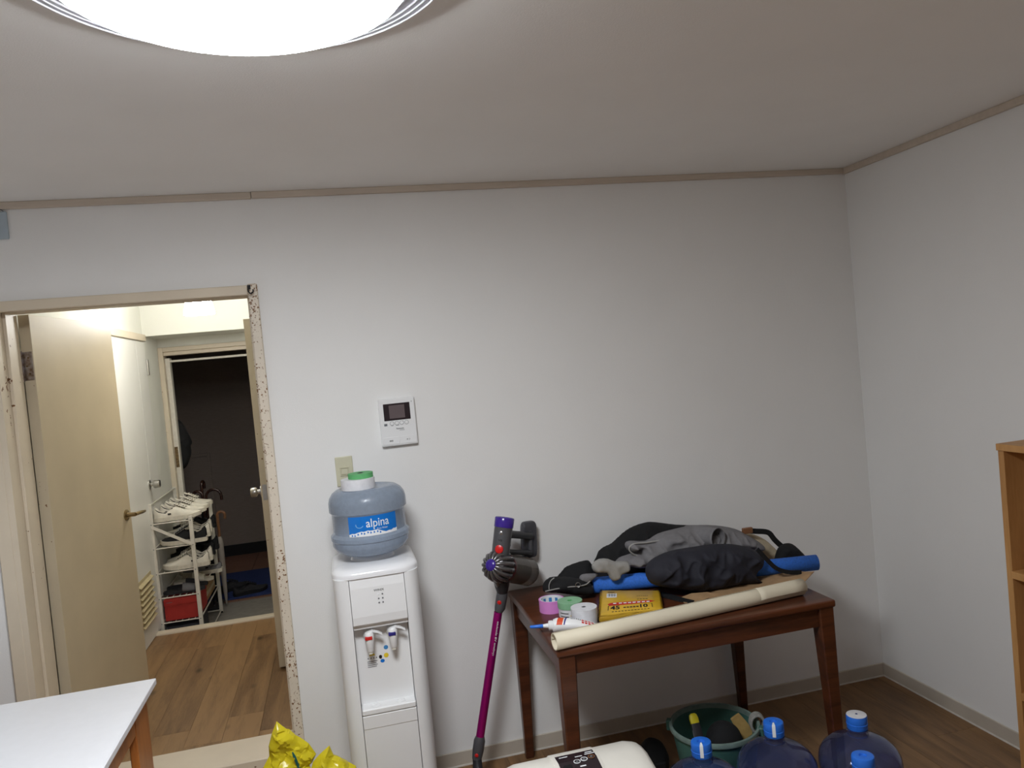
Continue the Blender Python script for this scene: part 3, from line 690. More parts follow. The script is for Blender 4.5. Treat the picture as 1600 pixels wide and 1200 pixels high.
bm = newbm(); rings(bm, [[c-Vector((0,0,.032))+Vector((math.cos(t)*.0444, math.sin(t)*.0444, z)) for t in [PI*1.4+.1*j for j in range(6)]] for z in (.009, .013)], closed=False); obj('sleeve_stripe', bm, M['print_yellow'], tp)
tape('masking_film', 'white masking film roll beside the sealant tube', (912, 948), .047, .008, .056, M['whitetape'], M['print_grey'])

# sealant tube
sr = .024
a = at(865, 977, 'z', TZ+sr); b = at(944, 971, 'z', TZ+sr); sd = (b-a).normalized()
se = thing('sealant_tube', 'white sealant tube with red print and a blue nozzle cap', 'sealant tube', a-Vector((0,0,sr)))
fa, fb = frame_of(sd)
bm = newbm(); rs = []
for t, rx, rz in ((-.004, .014, .014), (0, .022, .022), (.012, .0245, .024), (.08, .025, .021), (.13, .028, .012), (.155, .030, .004), (.165, .030, .002)):
    rs.append([a+sd*t+fa*math.cos(q)*rx+fb*math.sin(q)*rz-Vector((0,0,sr-rz))*.9 for q in [2*PI*k/32 for k in range(32)]])
rings(bm, rs); obj('tube_body', bm, M['white'], se, 50)
obj('collar', L_([(.014, -.018), (.017, -.016), (.017, -.004), (.014, 0)], 24, a, sd), M['white'], se, 40)
obj('nozzle', L_([(.0055, -.04), (.0085, -.018)], 16, a, sd), M['white'], se, 40)
obj('nozzle_cap', L_([(.0035, -.082), (.005, -.08), (.007, -.038), (.006, -.036)], 16, a, sd), M['bluecap'], se, 40)
def sfn(t, q, e=.0006):       # point on the upper side of the tube
    fs = [(0,.022,.022),(.012,.0245,.024),(.08,.025,.021),(.13,.028,.012),(.165,.03,.002)]
    for (t0,x0,z0),(t1,x1,z1) in zip(fs, fs[1:]):
        if t <= t1: f = (t-t0)/(t1-t0); break
    rx, rz = x0+(x1-x0)*f+e, z0+(z1-z0)*f+e
    return a+sd*t+fa*math.cos(q)*rx+fb*math.sin(q)*rz-Vector((0,0,sr-(z0+(z1-z0)*f)))*.9
up = 1 if fb.z > 0 else -1
def arc_patch(t0, t1, q0, q1, sk=0, n=10): return rings(newbm(), [[sfn(t+sk*(k/n), (q0+(q1-q0)*k/n)*up) for k in range(n+1)] for t in [t0+(t1-t0)*j/4 for j in range(5)]], closed=False)
side = 1 if (fa.y < 0) else -1
def qa(v): return PI/2 - side*v     # 0 on top, positive towards the viewer
obj('orange_stripe', arc_patch(.022, .042, qa(-.7), qa(1.2), -.012), M['print_orange'], se)
obj('navy_stripe', arc_patch(.048, .053, qa(-.8), qa(1.2), -.014), M['print_navy'], se)
bm = newbm()
for k in range(5):
    for j in range(2): quad(bm, lambda u, v: sfn(u, qa(v)*up), .098+k*.011, .106+k*.011, .05+j*.45, .35+j*.45)
obj('red_lettering', bm, M['print_red'], se)
bm = newbm()
for k in range(6): quad(bm, lambda u, v: sfn(u, qa(v)*up), .062+k*.006, .065+k*.006, -.1+.02*k, .25+.02*k)
obj('grey_lettering', bm, M['print_grey'], se)

# ------------------------------------------------------------------ wall devices
ic = thing('intercom', 'white video intercom panel with a dark screen on the wall', 'intercom', (.237, WALL_Y, 1.354))
x0, x1, z0, z1, yf = .165, .309, 1.356, 1.546, WALL_Y-.026
obj('housing', B(x0, x1, yf, WALL_Y, z0, z1, bev=.004, seg=2), M['white'], ic)
fn = lambda u, v: Vector((x0+(x1-x0)*u, yf-.0006, z0+(z1-z0)*v))
s_ = obj('screen_bezel', B(x0+.018, x1-.020, yf-.0015, yf+.002, 1.458, 1.526, bev=.001), M['screen'], ic)
obj('display', B(x0+.040, x1-.042, yf-.0022, yf, 1.466, 1.519), M['lcd'], s_)
for k in range(4): obj('key', L_([(.0072, 0), (.0072, .002), (.006, .003)], 20, (x0+.047+k*.0195, yf, 1.446), (0,-1,0)), M['white'], ic, 40)
bm = newbm()
for k in range(4): bmk = lathe(bm, [(.0074, 0), (.0084, 0), (.0084, .0008), (.0074, .0008)], 20, (x0+.047+k*.0195, yf, 1.446), (0,-1,0), False, False)
obj('key_outline', bm, M['print_grey'], ic)
obj('speaker_grille', B(x0+.016, x0+.028, yf-.0008, yf, 1.438, 1.447), M['print_grey'], ic)
obj('maker_name', text_bm('Panasonic', .030, .0055, plane_fn((x0+.078, yf-.0006, 1.424), (1,0,0), (0,0,1)), bold=.02), M['print_black'], ic)
bm = newbm(); quad(bm, fn, .52, .66, .318, .326)
for k in (0, 1): quad(bm, fn, .30+k*.13, .36+k*.13+.03*k, .425, .432)
quad(bm, fn, .585, .65, .505, .512)
obj('small_print', bm, M['print_grey'], ic, kind='stuff')
obj('call_button', B(x0+.004, x0+.0712, yf-.0018, yf+.001, z0+.006, z0+.036, bev=.001), M['white'], ic)
obj('end_button', B(x0+.0728, x1-.004, yf-.0018, yf+.001, z0+.006, z0+.036, bev=.001), M['white'], ic)
obj('call_text', text_bm('通話', .015, .0062, plane_fn((x0+.038, yf-.0022, z0+.021), (1,0,0), (0,0,1)), bold=.01), M['print_black'], ic)
obj('end_text', text_bm('終了', .015, .0062, plane_fn((x0+.107, yf-.0022, z0+.021), (1,0,0), (0,0,1)), bold=.01), M['print_black'], ic)
obj('microphone', L_([(.0016, 0), (.0016, .001)], 10, (x1-.012, yf, 1.528), (0,-1,0)), M['print_black'], ic)
sw = thing('light_switch', 'ivory light switch plate above the water dispenser', 'light switch', (.009, WALL_Y, 1.216))
obj('plate', B(-.025, .043, WALL_Y-.008, WALL_Y, 1.217, 1.335, bev=.003, seg=2), M['ivory'], sw)
obj('rocker_frame', rings(newbm(), [[Vector((x, y, z)) for x, z in ((.009-hw, 1.2755-hh), (.009+hw, 1.2755-hh), (.009+hw, 1.2755+hh), (.009-hw, 1.2755+hh))] for hw, hh, y in ((.0185, .0175, WALL_Y-.007), (.0175, .0165, WALL_Y-.0125), (.0155, .0145, WALL_Y-.0125), (.015, .014, WALL_Y-.007))], cap0=False, cap1=False), M['ivory'], sw)
obj('rocker', B(-.004, .022, WALL_Y-.012, WALL_Y-.004, 1.2635, 1.2875, bev=.0015), M['ivory'], sw)

# ------------------------------------------------------------------ water dispenser
WX, WYF, WYB = .080, 2.765, 3.095
wd = thing('water_dispenser', 'tall white floor water dispenser with red and blue taps', 'water dispenser', (WX, 2.93, 0))
def plan(hw, yf, yb, r, n=8):
    pts = []
    for cx, cy, a0 in ((WX+hw-r, yf+r, -PI/2), (WX+hw-r*.5, yb-r*.5, 0), (WX-hw+r*.5, yb-r*.5, PI/2), (WX-hw+r, yf+r, PI)):
        q = r if cy < 2.9 else r*.5
        for k in range(n+1): t = a0+PI/2*k/n; pts.append((cx+math.cos(t)*q, cy+math.sin(t)*q))
    return pts
def col(pts, z0, z1): return rings(newbm(), [[Vector((x, y, z0)) for x, y in pts], [Vector((x, y, z1)) for x, y in pts]])
HW = .152
obj('rear_body', col(plan(HW, 2.865, WYB, .03), 0, .93), M['white'], wd, 40)
for s in (-1, 1):       # rounded side columns
    pts = [(WX+s*(HW-.054), 2.88), (WX+s*(HW-.054), WYF)] + [(WX+s*(HW-.045+.045*math.sin(t)), WYF+.05-.05*math.cos(t)) for t in [PI/2*k/8 for k in range(9)]] + [(WX+s*(HW+.002), 2.88)]
    if s < 0: pts = pts[::-1]
    obj('side_column', col(pts, 0, .935), M['white'], wd, 40)
PX0, PX1 = WX-HW+.056, WX+HW-.056
bm = newbm(); pr = [(WYF+.06, .765), (WYF-.002, .765), (WYF-.010, .772), (WYF-.012, .80), (WYF-.006, .90), (WYF, .935), (WYF+.06, .935)]
rings(bm, [[Vector((x, y, z)) for y, z in pr] for x in (PX0, PX1)]); obj('upper_panel', bm, M['white'], wd)
obj('niche_back', B(PX0, PX1, WYF+.045, WYF+.1, .45, .77), M['white'], wd)
obj('niche_roof', B(PX0, PX1, WYF+.005, WYF+.06, .752, .765), M['white'], wd)
tr = obj('drip_tray', B(PX0, PX1, WYF-.008, WYF+.06, .445, .467, bev=.004), M['white'], wd)
for s in (-.045, .045): obj('drain_slot', L_([(.016, 0), (.016, .0015), (.0145, .0025), (.013, .0015), (.013, 0)], 24, (WX+s, WYF+.02, .467), cap0=False, cap1=False), M['white'], tr, 40)
obj('lower_panel', B(PX0, PX1, WYF-.004, WYF+.06, .02, .443, bev=.002), M['white'], wd)
obj('panel_ledge', B(PX0, PX1, WYF-.006, WYF, .395, .443, bev=.002), M['white'], wd)
tp_ = [(WX+math.cos(t)*1, math.sin(t)) for t in [2*PI*k/48 for k in range(48)]]
def dome(s, z):
    base = plan(HW+.003, WYF-.006, WYB, .075)
    return [Vector((WX+(x-WX)*s, 2.93+(y-2.93)*s, z)) for x, y in base]
obj('top_cover', rings(newbm(), [dome(1, .935), dome(1, .947), dome(.985, .954), dome(.93, .962), dome(.8, .968), dome(.5, .970)]), M['whitegloss'], wd, 50)
obj('bottle_collar', L_([(.085, .966), (.08, .975), (.072, .984), (.06, .986)], 40, (WX, 2.93, 0)), M['whitegloss'], wd, 40)
obj('maker_name', text_bm('WINIX', .036, .008, plane_fn((WX+.004, WYF-.0078, .887), (1,0,0), (0,.06,1)), bold=.008), M['print_black'], wd)
for i in range(2):
    for j in range(3):
        obj('indicator', L_([(.0028, 0), (.0028, .0014)], 12, (WX+.001+i*.014, WYF-.0092+j*.0008-.0004, .842+j*.0145), (0,-1,0)), M['print_grey'] if (i, j) != (0, 2) else M['print_white'], wd)
for s, mt_, zt in ((-.045, 'print_red', .72), (.038, 'print_navy', .722)):
    x = WX+s; y = WYF+.045
    t_ = obj('tap', L_([(.021, 0), (.022, .006), (.019, .010), (.017, .04), (.015, .046)], 28, (x, y, zt), (0,-1,0)), M['white'], wd, 40)
    obj('tap_body', L_([(.010, -.052), (.011, -.05), (.0145, -.022), (.0165, -.012), (.0165, .012), (.012, .018)], 24, (x, y-.04, zt)), M['white'], t_, 40)
    obj('nozzle', L_([(.0085, -.06), (.0088, -.04)], 20, (x, y-.04, zt)), M['offwhite'], t_, 40)
    obj('tap_mark', B(x-.0155, x+.010, y-.0585, y-.044, zt-.006, zt+.007, bev=.002), M[mt_], t_)
    bm = newbm(); rings(bm, [[Vector((x+dx, y-.04+dy, zt+.014+dz+hh)) for dy, hh in ((-.007, 0), (.007, 0), (.006, .006), (-.006, .006))] for dx, dy_, dz in ((-.004, 0, .0), (.012, 0, .004), (.03, 0, -.002), (.046, 0, -.012))])
    obj('tap_lever', bm, M['white'], t_)
nb = WYF+.0442
bm = newbm(); bm.faces.new([bm.verts.new(p) for p in ((WX-.052, nb, .638), (WX-.030, nb, .638), (WX-.041, nb, .655))]); obj('warning_triangle', bm, M['print_yellow'], wd)
bm = newbm(); quad(bm, lambda u, v: Vector((u, nb-.0003, v)), WX-.0422, WX-.0398, .641, .65)
for k in range(4): quad(bm, lambda u, v: Vector((u, nb, v)), WX-.058+k*.010, WX-.054+k*.010, .627, .631)
for k in range(4): quad(bm, lambda u, v: Vector((u, nb, v)), WX-.060, WX-.024-(k % 2)*.004, .616-k*.0065, .6183-k*.0065)
obj('warning_print', bm, M['print_grey'], wd)
for n_, mt_, (u0, u1, v0, v1) in (('sticker_patch', 'print_blue', (.002,.019,.652,.668)), ('sticker_patch', 'print_yellow', (.0,.018,.622,.64)), ('sticker_patch', 'print_black', (-.018,-.006,.621,.636)), ('sticker_patch', 'labelblue', (-.014,.002,.606,.62))):
    bm = newbm(); bm.faces.new([bm.verts.new((WX+(u0+u1)/2+math.cos(t)*(u1-u0)/2, nb, (v0+v1)/2+math.sin(t)*(v1-v0)/2)) for t in [2*PI*k/8+.39 for k in range(8)]]); obj(n_, bm, M[mt_], wd)
obj('power_cord_plug', T(catmull([(WX+.13, WYB-.01, .31), (WX+.155, WYB+.01, .31), (WX+.168, WYB+.012, .30), (WX+.165, WYB+.015, .2), (WX+.15, WYB+.015, .02)], 5, False), .004, 8), M['black'], wd, 60)
# bottle on the dispenser
BC = Vector((WX, 2.93, 0)); R_ = .141
wb = thing('water_bottle', 'big translucent blue water bottle upside down on the dispenser', 'water bottle', (WX, 2.93, .984))
bp_ = [(.03, .987), (.045, .986), (.075, .987), (.105, .994), (.128, 1.008), (.139, 1.024), (.1415, 1.03), (.1415, 1.046), (.145, 1.05), (.145, 1.064), (.141, 1.068), (.1345, 1.075), (.1345, 1.145), (.138, 1.15), (.143, 1.154), (.143, 1.186), (.139, 1.203), (.128, 1.22), (.112, 1.231), (.09, 1.235), (.08, 1.233), (.03, 1.228)]
obj('bottle_body', L_(bp_, 72, BC), M['bottlewater'], wb, 40)
AC = math.atan2(-2.93, -WX)+.10       # label centre faces the room
def lfn(u, v, e=.0008):      # u, v in metres on the label
    t = AC+u/.1345; return BC+Vector((math.cos(t)*(.1345+e), math.sin(t)*(.1345+e), 1.110+v))
lb = obj('label', rings(newbm(), [[lfn(-.092+.184*k/24, v) for k in range(25)] for v in (-.036, .036)], closed=False), M['labelblue'], wb, 60)
obj('label_name', text_bm('alpina', .084, .040, lambda u, v: lfn(u+.016, v+.006, .0014), bold=.004), M['print_white'], lb)
obj('label_tagline', text_bm('Pure Water', .040, .0065, lambda u, v: lfn(u+.032, v-.013, .0014)), M['print_white'], lb)
bm = newbm(); sk = [(-.092,-.024),(-.08,-.019),(-.07,-.020),(-.058,-.014),(-.045,-.010),(-.035,-.012),(-.022,-.007),(-.012,-.010),(.0,-.009),(.012,-.008),(.022,-.014),(.034,-.021),(.044,-.026),(.056,-.023),(.066,-.025),(.076,-.019),(.084,-.021),(.092,-.017)]
sk = [(u, -.036+(v+.036)*.72) for u, v in sk]
rings(bm, [[lfn(u, v, .0013) for u, v in sk], [lfn(u, -.036, .0013) for u, v in sk]], closed=False); obj('label_mountain', bm, M['mountain'], lb)
bm = newbm()
for k, (u, v) in enumerate(sk[1:11]):
    bm.faces.new([bm.verts.new(lfn(u+dx, v+dy, .0018)) for dx, dy in ((.0,-.002), (.004,-.008), (-.001,-.011), (-.0025,-.007))])
obj('label_rock_shade', bm, M['labelblue'], lb)
bm = newbm(); rings(bm, [[lfn(-.05+rr_*1.3*math.cos(t), .006+rr_*math.sin(t), .0014) for t in [PI*.9+PI*1.0*k/14 for k in range(15)]] for rr_ in (.009, .0112)], closed=False); obj('label_emblem', bm, mat('pale_blue_print', (134,190,232), .5), lb)
wt = thing('masking_film', 'wide white tape roll lying on the water bottle', 'tape roll', (WX-.03, 2.915, 1.2345))
wc = Vector((WX-.028, 2.90, 1.2345))
obj('wound_film', L_([(.015, 0), (.062, 0), (.062, .036), (.0615, .038), (.015, .038), (.015, 0)], 44, wc, cap0=False, cap1=False), M['whitetape'], wt, 40)
obj('core', L_([(.012, 0), (.015, 0), (.015, .038), (.012, .038), (.012, 0)], 30, wc, cap0=False, cap1=False), M['print_grey'], wt, 40)
gt = thing('masking_tape', 'green masking tape roll stacked on top of the water bottle', 'tape roll', (WX-.005, 2.91, 1.2725))
gcn = Vector((WX-.016, 2.905, 1.2725))
obj('wound_tape', L_([(.012, 0), (.046, 0), (.046, .018), (.012, .018), (.012, 0)], 40, gcn, cap0=False, cap1=False), M['greentape'], gt, 40)
obj('core', L_([(.010, 0), (.012, 0), (.012, .0185), (.010, .0185), (.010, 0)], 24, gcn, cap0=False, cap1=False), M['darkplastic'], gt, 40)

# ------------------------------------------------------------------ cordless stick vacuum leaning on the wall
vc = thing('stick_vacuum', 'cordless stick vacuum with a magenta wand leaning on the wall', 'vacuum cleaner', (.40, 2.95, 0))
hub = at(768, 883, 'y', 2.875); bend = at(823, 893, 'y', 3.065)
va = (bend-hub).normalized(); vl = (bend-hub).length
up_ = (at(784, 806, 'y', 2.935)-at(776, 872, 'y', 2.92)).normalized()
cyc = hub+va*.03
obj('cyclone_core', L_([(.030, .0), (.046, .012), (.050, .04), (.052, .075), (.052, .085)], 40, hub, va), M['nickel'], vc, 40)
fa_, fb_ = frame_of(va)
for k in range(15):
    t = 2*PI*k/15; rd = fa_*math.cos(t)+fb_*math.sin(t)
    cy_ = obj('cyclone', T([hub+rd*.020-va*.004, hub+rd*.034+va*.000, hub+rd*.047+va*.016, hub+rd*.053+va*.045, hub+rd*.054+va*.075], [.0045,.0065,.008,.010,.011], 10), M['nickel'], vc, 60)
    obj('cyclone_tip', T([hub+rd*.0555+va*.045, hub+rd*.0575+va*.062, hub+rd*.0565+va*.079], [.003,.0082,.004], 10), M['silver'], cy_, 60)
obj('hub_cap', L_([(.022, -.002), (.0225, -.008), (.017, -.013), (.006, -.015), (.001, -.015)], 32, hub, va), M['purple'], vc, 40)
obj('red_collar', L_([(.0525, .085), (.055, .088), (.055, .102), (.0525, .105)], 40, hub, va), mat('dark_red_plastic', (96,40,44), .3), vc, 40)
obj('dust_bin', L_([(.053, .10), (.055, .11), (.057, vl-.005), (.058, vl), (.055, vl+.006), (.01, vl+.007)], 44, hub, va), M['binclear'], vc, 40)
obj('bin_shroud', L_([(.03, .10), (.034, .105), (.034, vl-.04), (.02, vl-.03)], 30, hub, va), M['nickel'], vc, 40)
mb = hub+va*.055+up_*.045
ml = (at(784, 808, 'y', 2.935)-mb).length
obj('motor_body', L_([(.030, -.01), (.034, .0), (.035, .03), (.036, ml*.72), (.0365, ml*.74)], 36, mb, up_), M['iron'], vc, 40)
obj('filter_cap', L_([(.0375, ml*.74), (.038, ml*.75), (.0385, ml-.004), (.036, ml), (.02, ml-.006), (.001, ml-.008)], 36, mb, up_), M['purple'], vc, 40)
fc_ = (Vector((0, -1, .1))-up_*Vector((0,-1,.1)).dot(up_)).normalized(); fs_ = up_.cross(fc_)*-1
if fs_.x < 0: fs_ = -fs_
fd = (fc_-fs_*.45).normalized(); fe = fd.cross(up_).normalized(); fe = fe if fe.x > 0 else -fe
obj('release_button', L_([(.015, -.004), (.0165, .002), (.0155, .007), (.008, .0095)], 24, mb+up_*.024+fd*.030, fd), M['redplastic'], vc, 40)
obj('status_light', L_([(.008, 0), (.008, .003), (.005, .005)], 20, mb+up_*(ml*.60)+fd*.0335, fd), M['silver'], vc, 40)
def vfn(u, v): return mb+up_*(ml*.40+v)+fd*math.sqrt(max(0, .0368**2-u*u))+fe*u
obj('model_mark', text_bm('V8', .016, .009, vfn, bold=.01), M['print_black'], vc)
pc_ = at(827, 843, 'y', 3.085); pn = Vector((.0, -1, 0)); 
pu = Vector((.055, .0, 1)).normalized(); ps = pu.cross(Vector((0,-1,0))).normalized(); ps = ps if ps.x > 0 else -ps; pdv = (ps*.96+Vector((0,1,0))*.28).normalized(); pnn = pdv.cross(pu).normalized(); pnn = pnn if pnn.y > 0 else -pnn
bm = newbm(); rs = []
for e, s in ((0, .86), (.004, .97), (.010, 1), (.024, 1), (.028, .96)):
    ring = []
    for k in range(32):
        t = 2*PI*k/32; c_, s_2 = math.cos(t), math.sin(t)
        x_ = math.copysign(abs(c_)**.35, c_)*.034*s; z_ = math.copysign(abs(s_2)**.35, s_2)*.076*s
        ring.append(pc_+pdv*x_+pu*z_+pnn*(e-.012))
    rs.append(ring)
obj('battery', rings(newbm(), rs), mat('battery_grey', (70,70,75), .45), vc, 40)
hA = mb+up_*(ml*.58)+va*.03; hB = pc_+pu*.018-Vector((0,.012,0))
obj('grip', T([hA, hA.lerp(hB, .3), hA.lerp(hB, .75), hB], [.017,.0155,.0155,.018], 14), M['darkplastic'], vc, 60)
lA = mb+up_*(ml*.10)+va*.03; lB = pc_-pu*.052-Vector((0,.012,0))
obj('lower_bridge', T([lA, lA.lerp(lB, .5), lB], [.012,.010,.012], 12), M['darkplastic'], vc, 60)
obj('grip_spine', T([hB+pu*.02, hB, lB, lB-pu*.008], [.008,.011,.010,.008], 12), M['iron'], vc, 60)
obj('trigger', T([lA+up_*.008+va*.02, lA+up_*.03+va*.026, lA+up_*.045+va*.022], [.006,.008,.005], 10), M['darkplastic'], vc, 60)
# elbow, cuff, wand
n0 = hub+va*.085-up_*.045; c0 = at(785, 925, 'y', 2.945); c1 = at(781, 950, 'y', 2.945); w0 = at(778.5, 956, 'y', 2.945); w1 = at(750, 1152, 'y', 2.955)
obj('elbow', T([n0, n0.lerp(c0, .5), c0], [.033,.029,.022], 18), M['darkplastic'], vc, 60)
obj('elbow_front', T([hub+va*.035-up_*.045, c0.lerp(n0, .4)-Vector((.008,.004,0)), c0], [.012,.014,.016], 14), M['nickel'], vc, 60)
obj('wand_cuff', T([c0, c0.lerp(c1, .2), c1, w0], [.022,.0225,.0215,.016], 20), M['iron'], vc, 40)
obj('cuff_button', L_([(.008, 0), (.0085, .003), (.005, .006)], 16, c0.lerp(c1, .55)+Vector((-.010,-.0165,0)), (-.5,-1,0)), M['redplastic'], vc, 40)
obj('wand', T([w0, w1], .0165, 24), M['magenta'], vc, 60)
wdv = (w1-w0).normalized(); wl = (w1-w0).length
obj('lower_cuff', T([w1-wdv*.005, w1+wdv*.012, w1+wdv*.05, w1+wdv*.085], [.017,.0225,.0225,.019], 20), M['iron'], vc, 40)
obj('cuff_button', L_([(.007, 0), (.0075, .003), (.005, .005)], 16, w1+wdv*.06+Vector((-.008,-.020,0)), (-.4,-1,0)), M['redplastic'], vc, 40)
hdc = w1+wdv*.10
obj('head_neck', T([w1+wdv*.08, Vector((hdc.x, hdc.y-.02, .05)), Vector((hdc.x, hdc.y-.05, .035))], [.018,.02,.018], 16), M['darkplastic'], vc, 60)
obj('floor_head', B(hdc.x-.115, hdc.x+.115, hdc.y-.125, hdc.y-.045, 0, .055, bev=.012, seg=3), M['nickel'], vc, 40)
wn = Vector((-.25, -1, 0)).normalized(); wn = (wn-wdv*wn.dot(wdv)).normalized(); ws = wdv.cross(wn)
obj('wand_lettering', text_bm('cyclone V8 absolute', .135, .010, lambda u, v: w0+wdv*(.10-u)+wn*.0169+ws*(-v-.004)*(1)), M['print_white'], vc)

# ------------------------------------------------------------------ white desk in the corner
dk = thing('desk', 'white topped desk with orange wooden legs before the doorway', 'desk', (-1.2, 2.2, 0))
DCX, DCY = -.678, 2.785
obj('desktop', B(-1.95, DCX, 1.55, DCY, .68, .70, bev=.002), M['desktop'], dk)
for x0, x1, y0, y1 in ((DCX-.05, DCX-.025, DCY-.20, DCY-.045), (DCX-.05, DCX-.025, 1.6, 1.75), (-1.92, -1.895, DCY-.20, DCY-.045), (-1.92, -1.895, 1.6, 1.75)):
    obj('leg', B(x0, x1, y0, y1, 0, .68, bev=.003), M['deskwood'], dk)
for x0, x1 in ((DCX-.048, DCX-.027), (-1.918, -1.897)): obj('side_rail', B(x0, x1, 1.75, DCY-.20, .60, .68), M['deskwood'], dk)
obj('back_rail', B(-1.895, DCX-.05, DCY-.08, DCY-.06, .58, .68), M['deskwood'], dk)

# ------------------------------------------------------------------ yellow shopping bag
yb = thing('plastic_bag', 'yellow plastic carrier bag standing beside the water dispenser', 'plastic bag', (-.2, 2.68, 0))
YB_Y = 2.62
def crumple(bm, amp, f, seed):
    for v in bm.verts:
        p = v.co*f+Vector((seed, seed*2, 0)); n1 = noise.noise(p); r_ = 1-abs(noise.noise(p*1.7))*2
        v.co += Vector((noise.noise(p+Vector((3,1,2))), n1, noise.noise(p+Vector((8,4,1)))))*amp*.6 + Vector((0,-1,.2))*r_*amp*.5
    return bm
def bag_part(pxs, y, thick, seed, ang=.9, R=.16, bk=.5):
    return crumple(inflate(pxs, y, thick, step=.0075, fold=.016, freq=55, ang=ang, seed=seed, R=R, smooth=1, zmin=.001, back=bk), .013, 34, seed)
from mathutils.bvhtree import BVHTree
bm = bag_part([(420,1165),(425,1145),(434,1128),(441,1133),(447,1140),(452,1141),(462,1147),(470,1152),(482,1160),(494,1178),(489,1188),(484,1194),(500,1240),(520,1330),(520,1500),(400,1500),(395,1330),(402,1240),(412,1200),(421,1180)], YB_Y, .07, 12, R=.12)
bv = BVHTree.FromBMesh(bm)
fo_ = obj('front_handle', bm, M['plasticyellow'], yb, 28)
bm = bag_part([(484,1205),(490,1190),(500,1178),(516,1164),(518,1172),(520,1180),(533,1183),(545,1190),(556,1198),(575,1240),(590,1330),(585,1500),(440,1500),(460,1300)], YB_Y-.02, .09, 17, .3, R=.12)
obj('rear_handle', bm, M['plasticyellow'], yb, 28)
bm = newbm(); prs = []
for x, y in ((457,1175),(460,1182),(463,1190),(467,1199),(470,1206)):
    row = []
    for k in (-1, 0, 1):
        p = at(x+k*2.4*(.4+.6*(y > 1176)), y, 'y', YB_Y-.4); d_ = (p-CAM_O).normalized(); hit = bv.ray_cast(p, d_)[0]
        row.append((hit or at(x, y, 'y', YB_Y-.08))-d_*.003)
    prs.append(row)
rings(bm, prs, closed=False); obj('printed_mark', bm, M['greenprint'], yb, 60)

# ------------------------------------------------------------------ fan heater
ht = thing('fan_heater', 'cream fan heater with a dark control panel before the table', 'fan heater', (.58, 2.1, 0))
HX_0, HX_1 = .362, .812
prof_h = [(2.245, .0), (2.25, .30), (2.247, .418), (2.238, .443), (2.20, .457), (2.15, .459), (2.09, .444), (2.03, .425), (1.98, .395), (1.955, .35), (1.945, .28), (1.94, .0)]
def hsec(x, s): cy, cz = 2.1, .2; return [Vector((x, cy+(y-cy)*s, (cz+(z-cz)*s if z > .2 else z))) for y, z in prof_h]
xs_ = [(HX_0, .86), (HX_0+.006, .93), (HX_0+.02, .975), (HX_0+.05, 1.0), (HX_1-.05, 1.0), (HX_1-.02, .975), (HX_1-.006, .93), (HX_1, .86)]
obj('shell', rings(newbm(), [hsec(x, s) for x, s in xs_]), M['heater'], ht, 45)
def hz(y, e=0):
    for (y0, z0), (y1, z1) in zip(prof_h[3:], prof_h[4:]):
        if y1 <= y <= y0: return z0+(z1-z0)*(y-y0)/(y1-y0)+e
    return .4
bm = newbm(); rings(bm, [[Vector((x, y, hz(y, e))) for x, e in ((.516, -.002), (.518, .003), (.522, .0042), (.654, .0042), (.658, .003), (.660, -.002))] for y in (2.236, 2.2, 2.15, 2.09, 2.03)], closed=False); obj('panel_cover', bm, M['heater'], ht, 30)
cpn = obj('control_panel', rings(newbm(), [[Vector((x, y, hz(y, .0052))) for y in (2.192, 2.17, 2.15, 2.12, 2.09)] for x in (.530, .648)], closed=False), M['screen'], ht)
for k, x in enumerate((.585, .608, .632)):
    y = 2.142+.004*k
    obj('button', L_([(.0085, 0), (.0105, 0), (.0105, .002), (.0085, .002), (.0085, 0)], 20, (x, y, hz(y, .0052)), cap0=False, cap1=False), M['print_white'] if k < 2 else M['tan'], cpn, 40)
    obj('button_dot', L_([(.004, 0), (.004, .0018)], 14, (x, y, hz(y, .0052))), M['print_grey'], cpn, 40)
obj('readout', B(.540, .565, 2.118, 2.146, hz(2.13, .002), hz(2.13, .0075)), M['black'], cpn)
for n_, (x, y, w2) in enumerate(((.553, 2.178, .026), (.597, 2.166, .022), (.632, 2.180, .022), (.632, 2.170, .03), (.597, 2.122, .018), (.556, 2.108, .022))):
    bm = newbm(); quad(bm, lambda u, v: Vector((u, v, hz(v, .0062))), x-w2/2, x+w2/2, y-.0022, y+.0022); obj('panel_print', bm, M['print_white'], cpn)

# ------------------------------------------------------------------ bucket with tools
bk = thing('bucket', 'green plastic bucket under the table holding tools', 'bucket', (1.243, 2.585, 0))
bc = Vector((1.243, 2.585, 0)); BR = .160
obj('shell', L_([(.0, 0), (.118, 0), (.122, .006), (BR-.004, .236), (BR-.007, .236), (.117, .010), (.0, .008)], 56, bc, cap0=False, cap1=False), M['bucket'], bk, 40)
obj('rim', L_([(BR-.008, .232), (BR+.003, .232), (BR+.005, .240), (BR+.003, .248), (BR-.006, .248), (BR-.008, .232)], 56, bc, cap0=False, cap1=False), mat('worn_bucket_rim', (124,144,136), .5, var=.15), bk, 40)
for t in (PI*.82, PI*1.80):
    v = Vector((math.cos(t), math.sin(t), 0)); o = obj('handle_lug', B(-.014, .014, -.008, .010, -.022, .016, bev=.003), M['bucket'], bk, world=False)
    o.location = v*(BR+.006)+Vector((0,0,.234)); o.rotation_euler = (0,0,t-PI/2)
bl = thing('work_cap', 'black cloth bundle lying inside the green bucket', 'cloth', (1.24, 2.58, .05))
bm = newbm(); bmesh.ops.create_icosphere(bm, subdivisions=4, radius=.085)
for v in bm.verts:
    n1 = noise.noise(v.co*14)*.012+abs(noise.noise(v.co*30))*.008; v.co = Vector((v.co.x*.95, v.co.y*.85, v.co.z*1.15))*(1+n1*6); v.co.x *= .88; v.co += Vector((1.268, 2.560, .160))
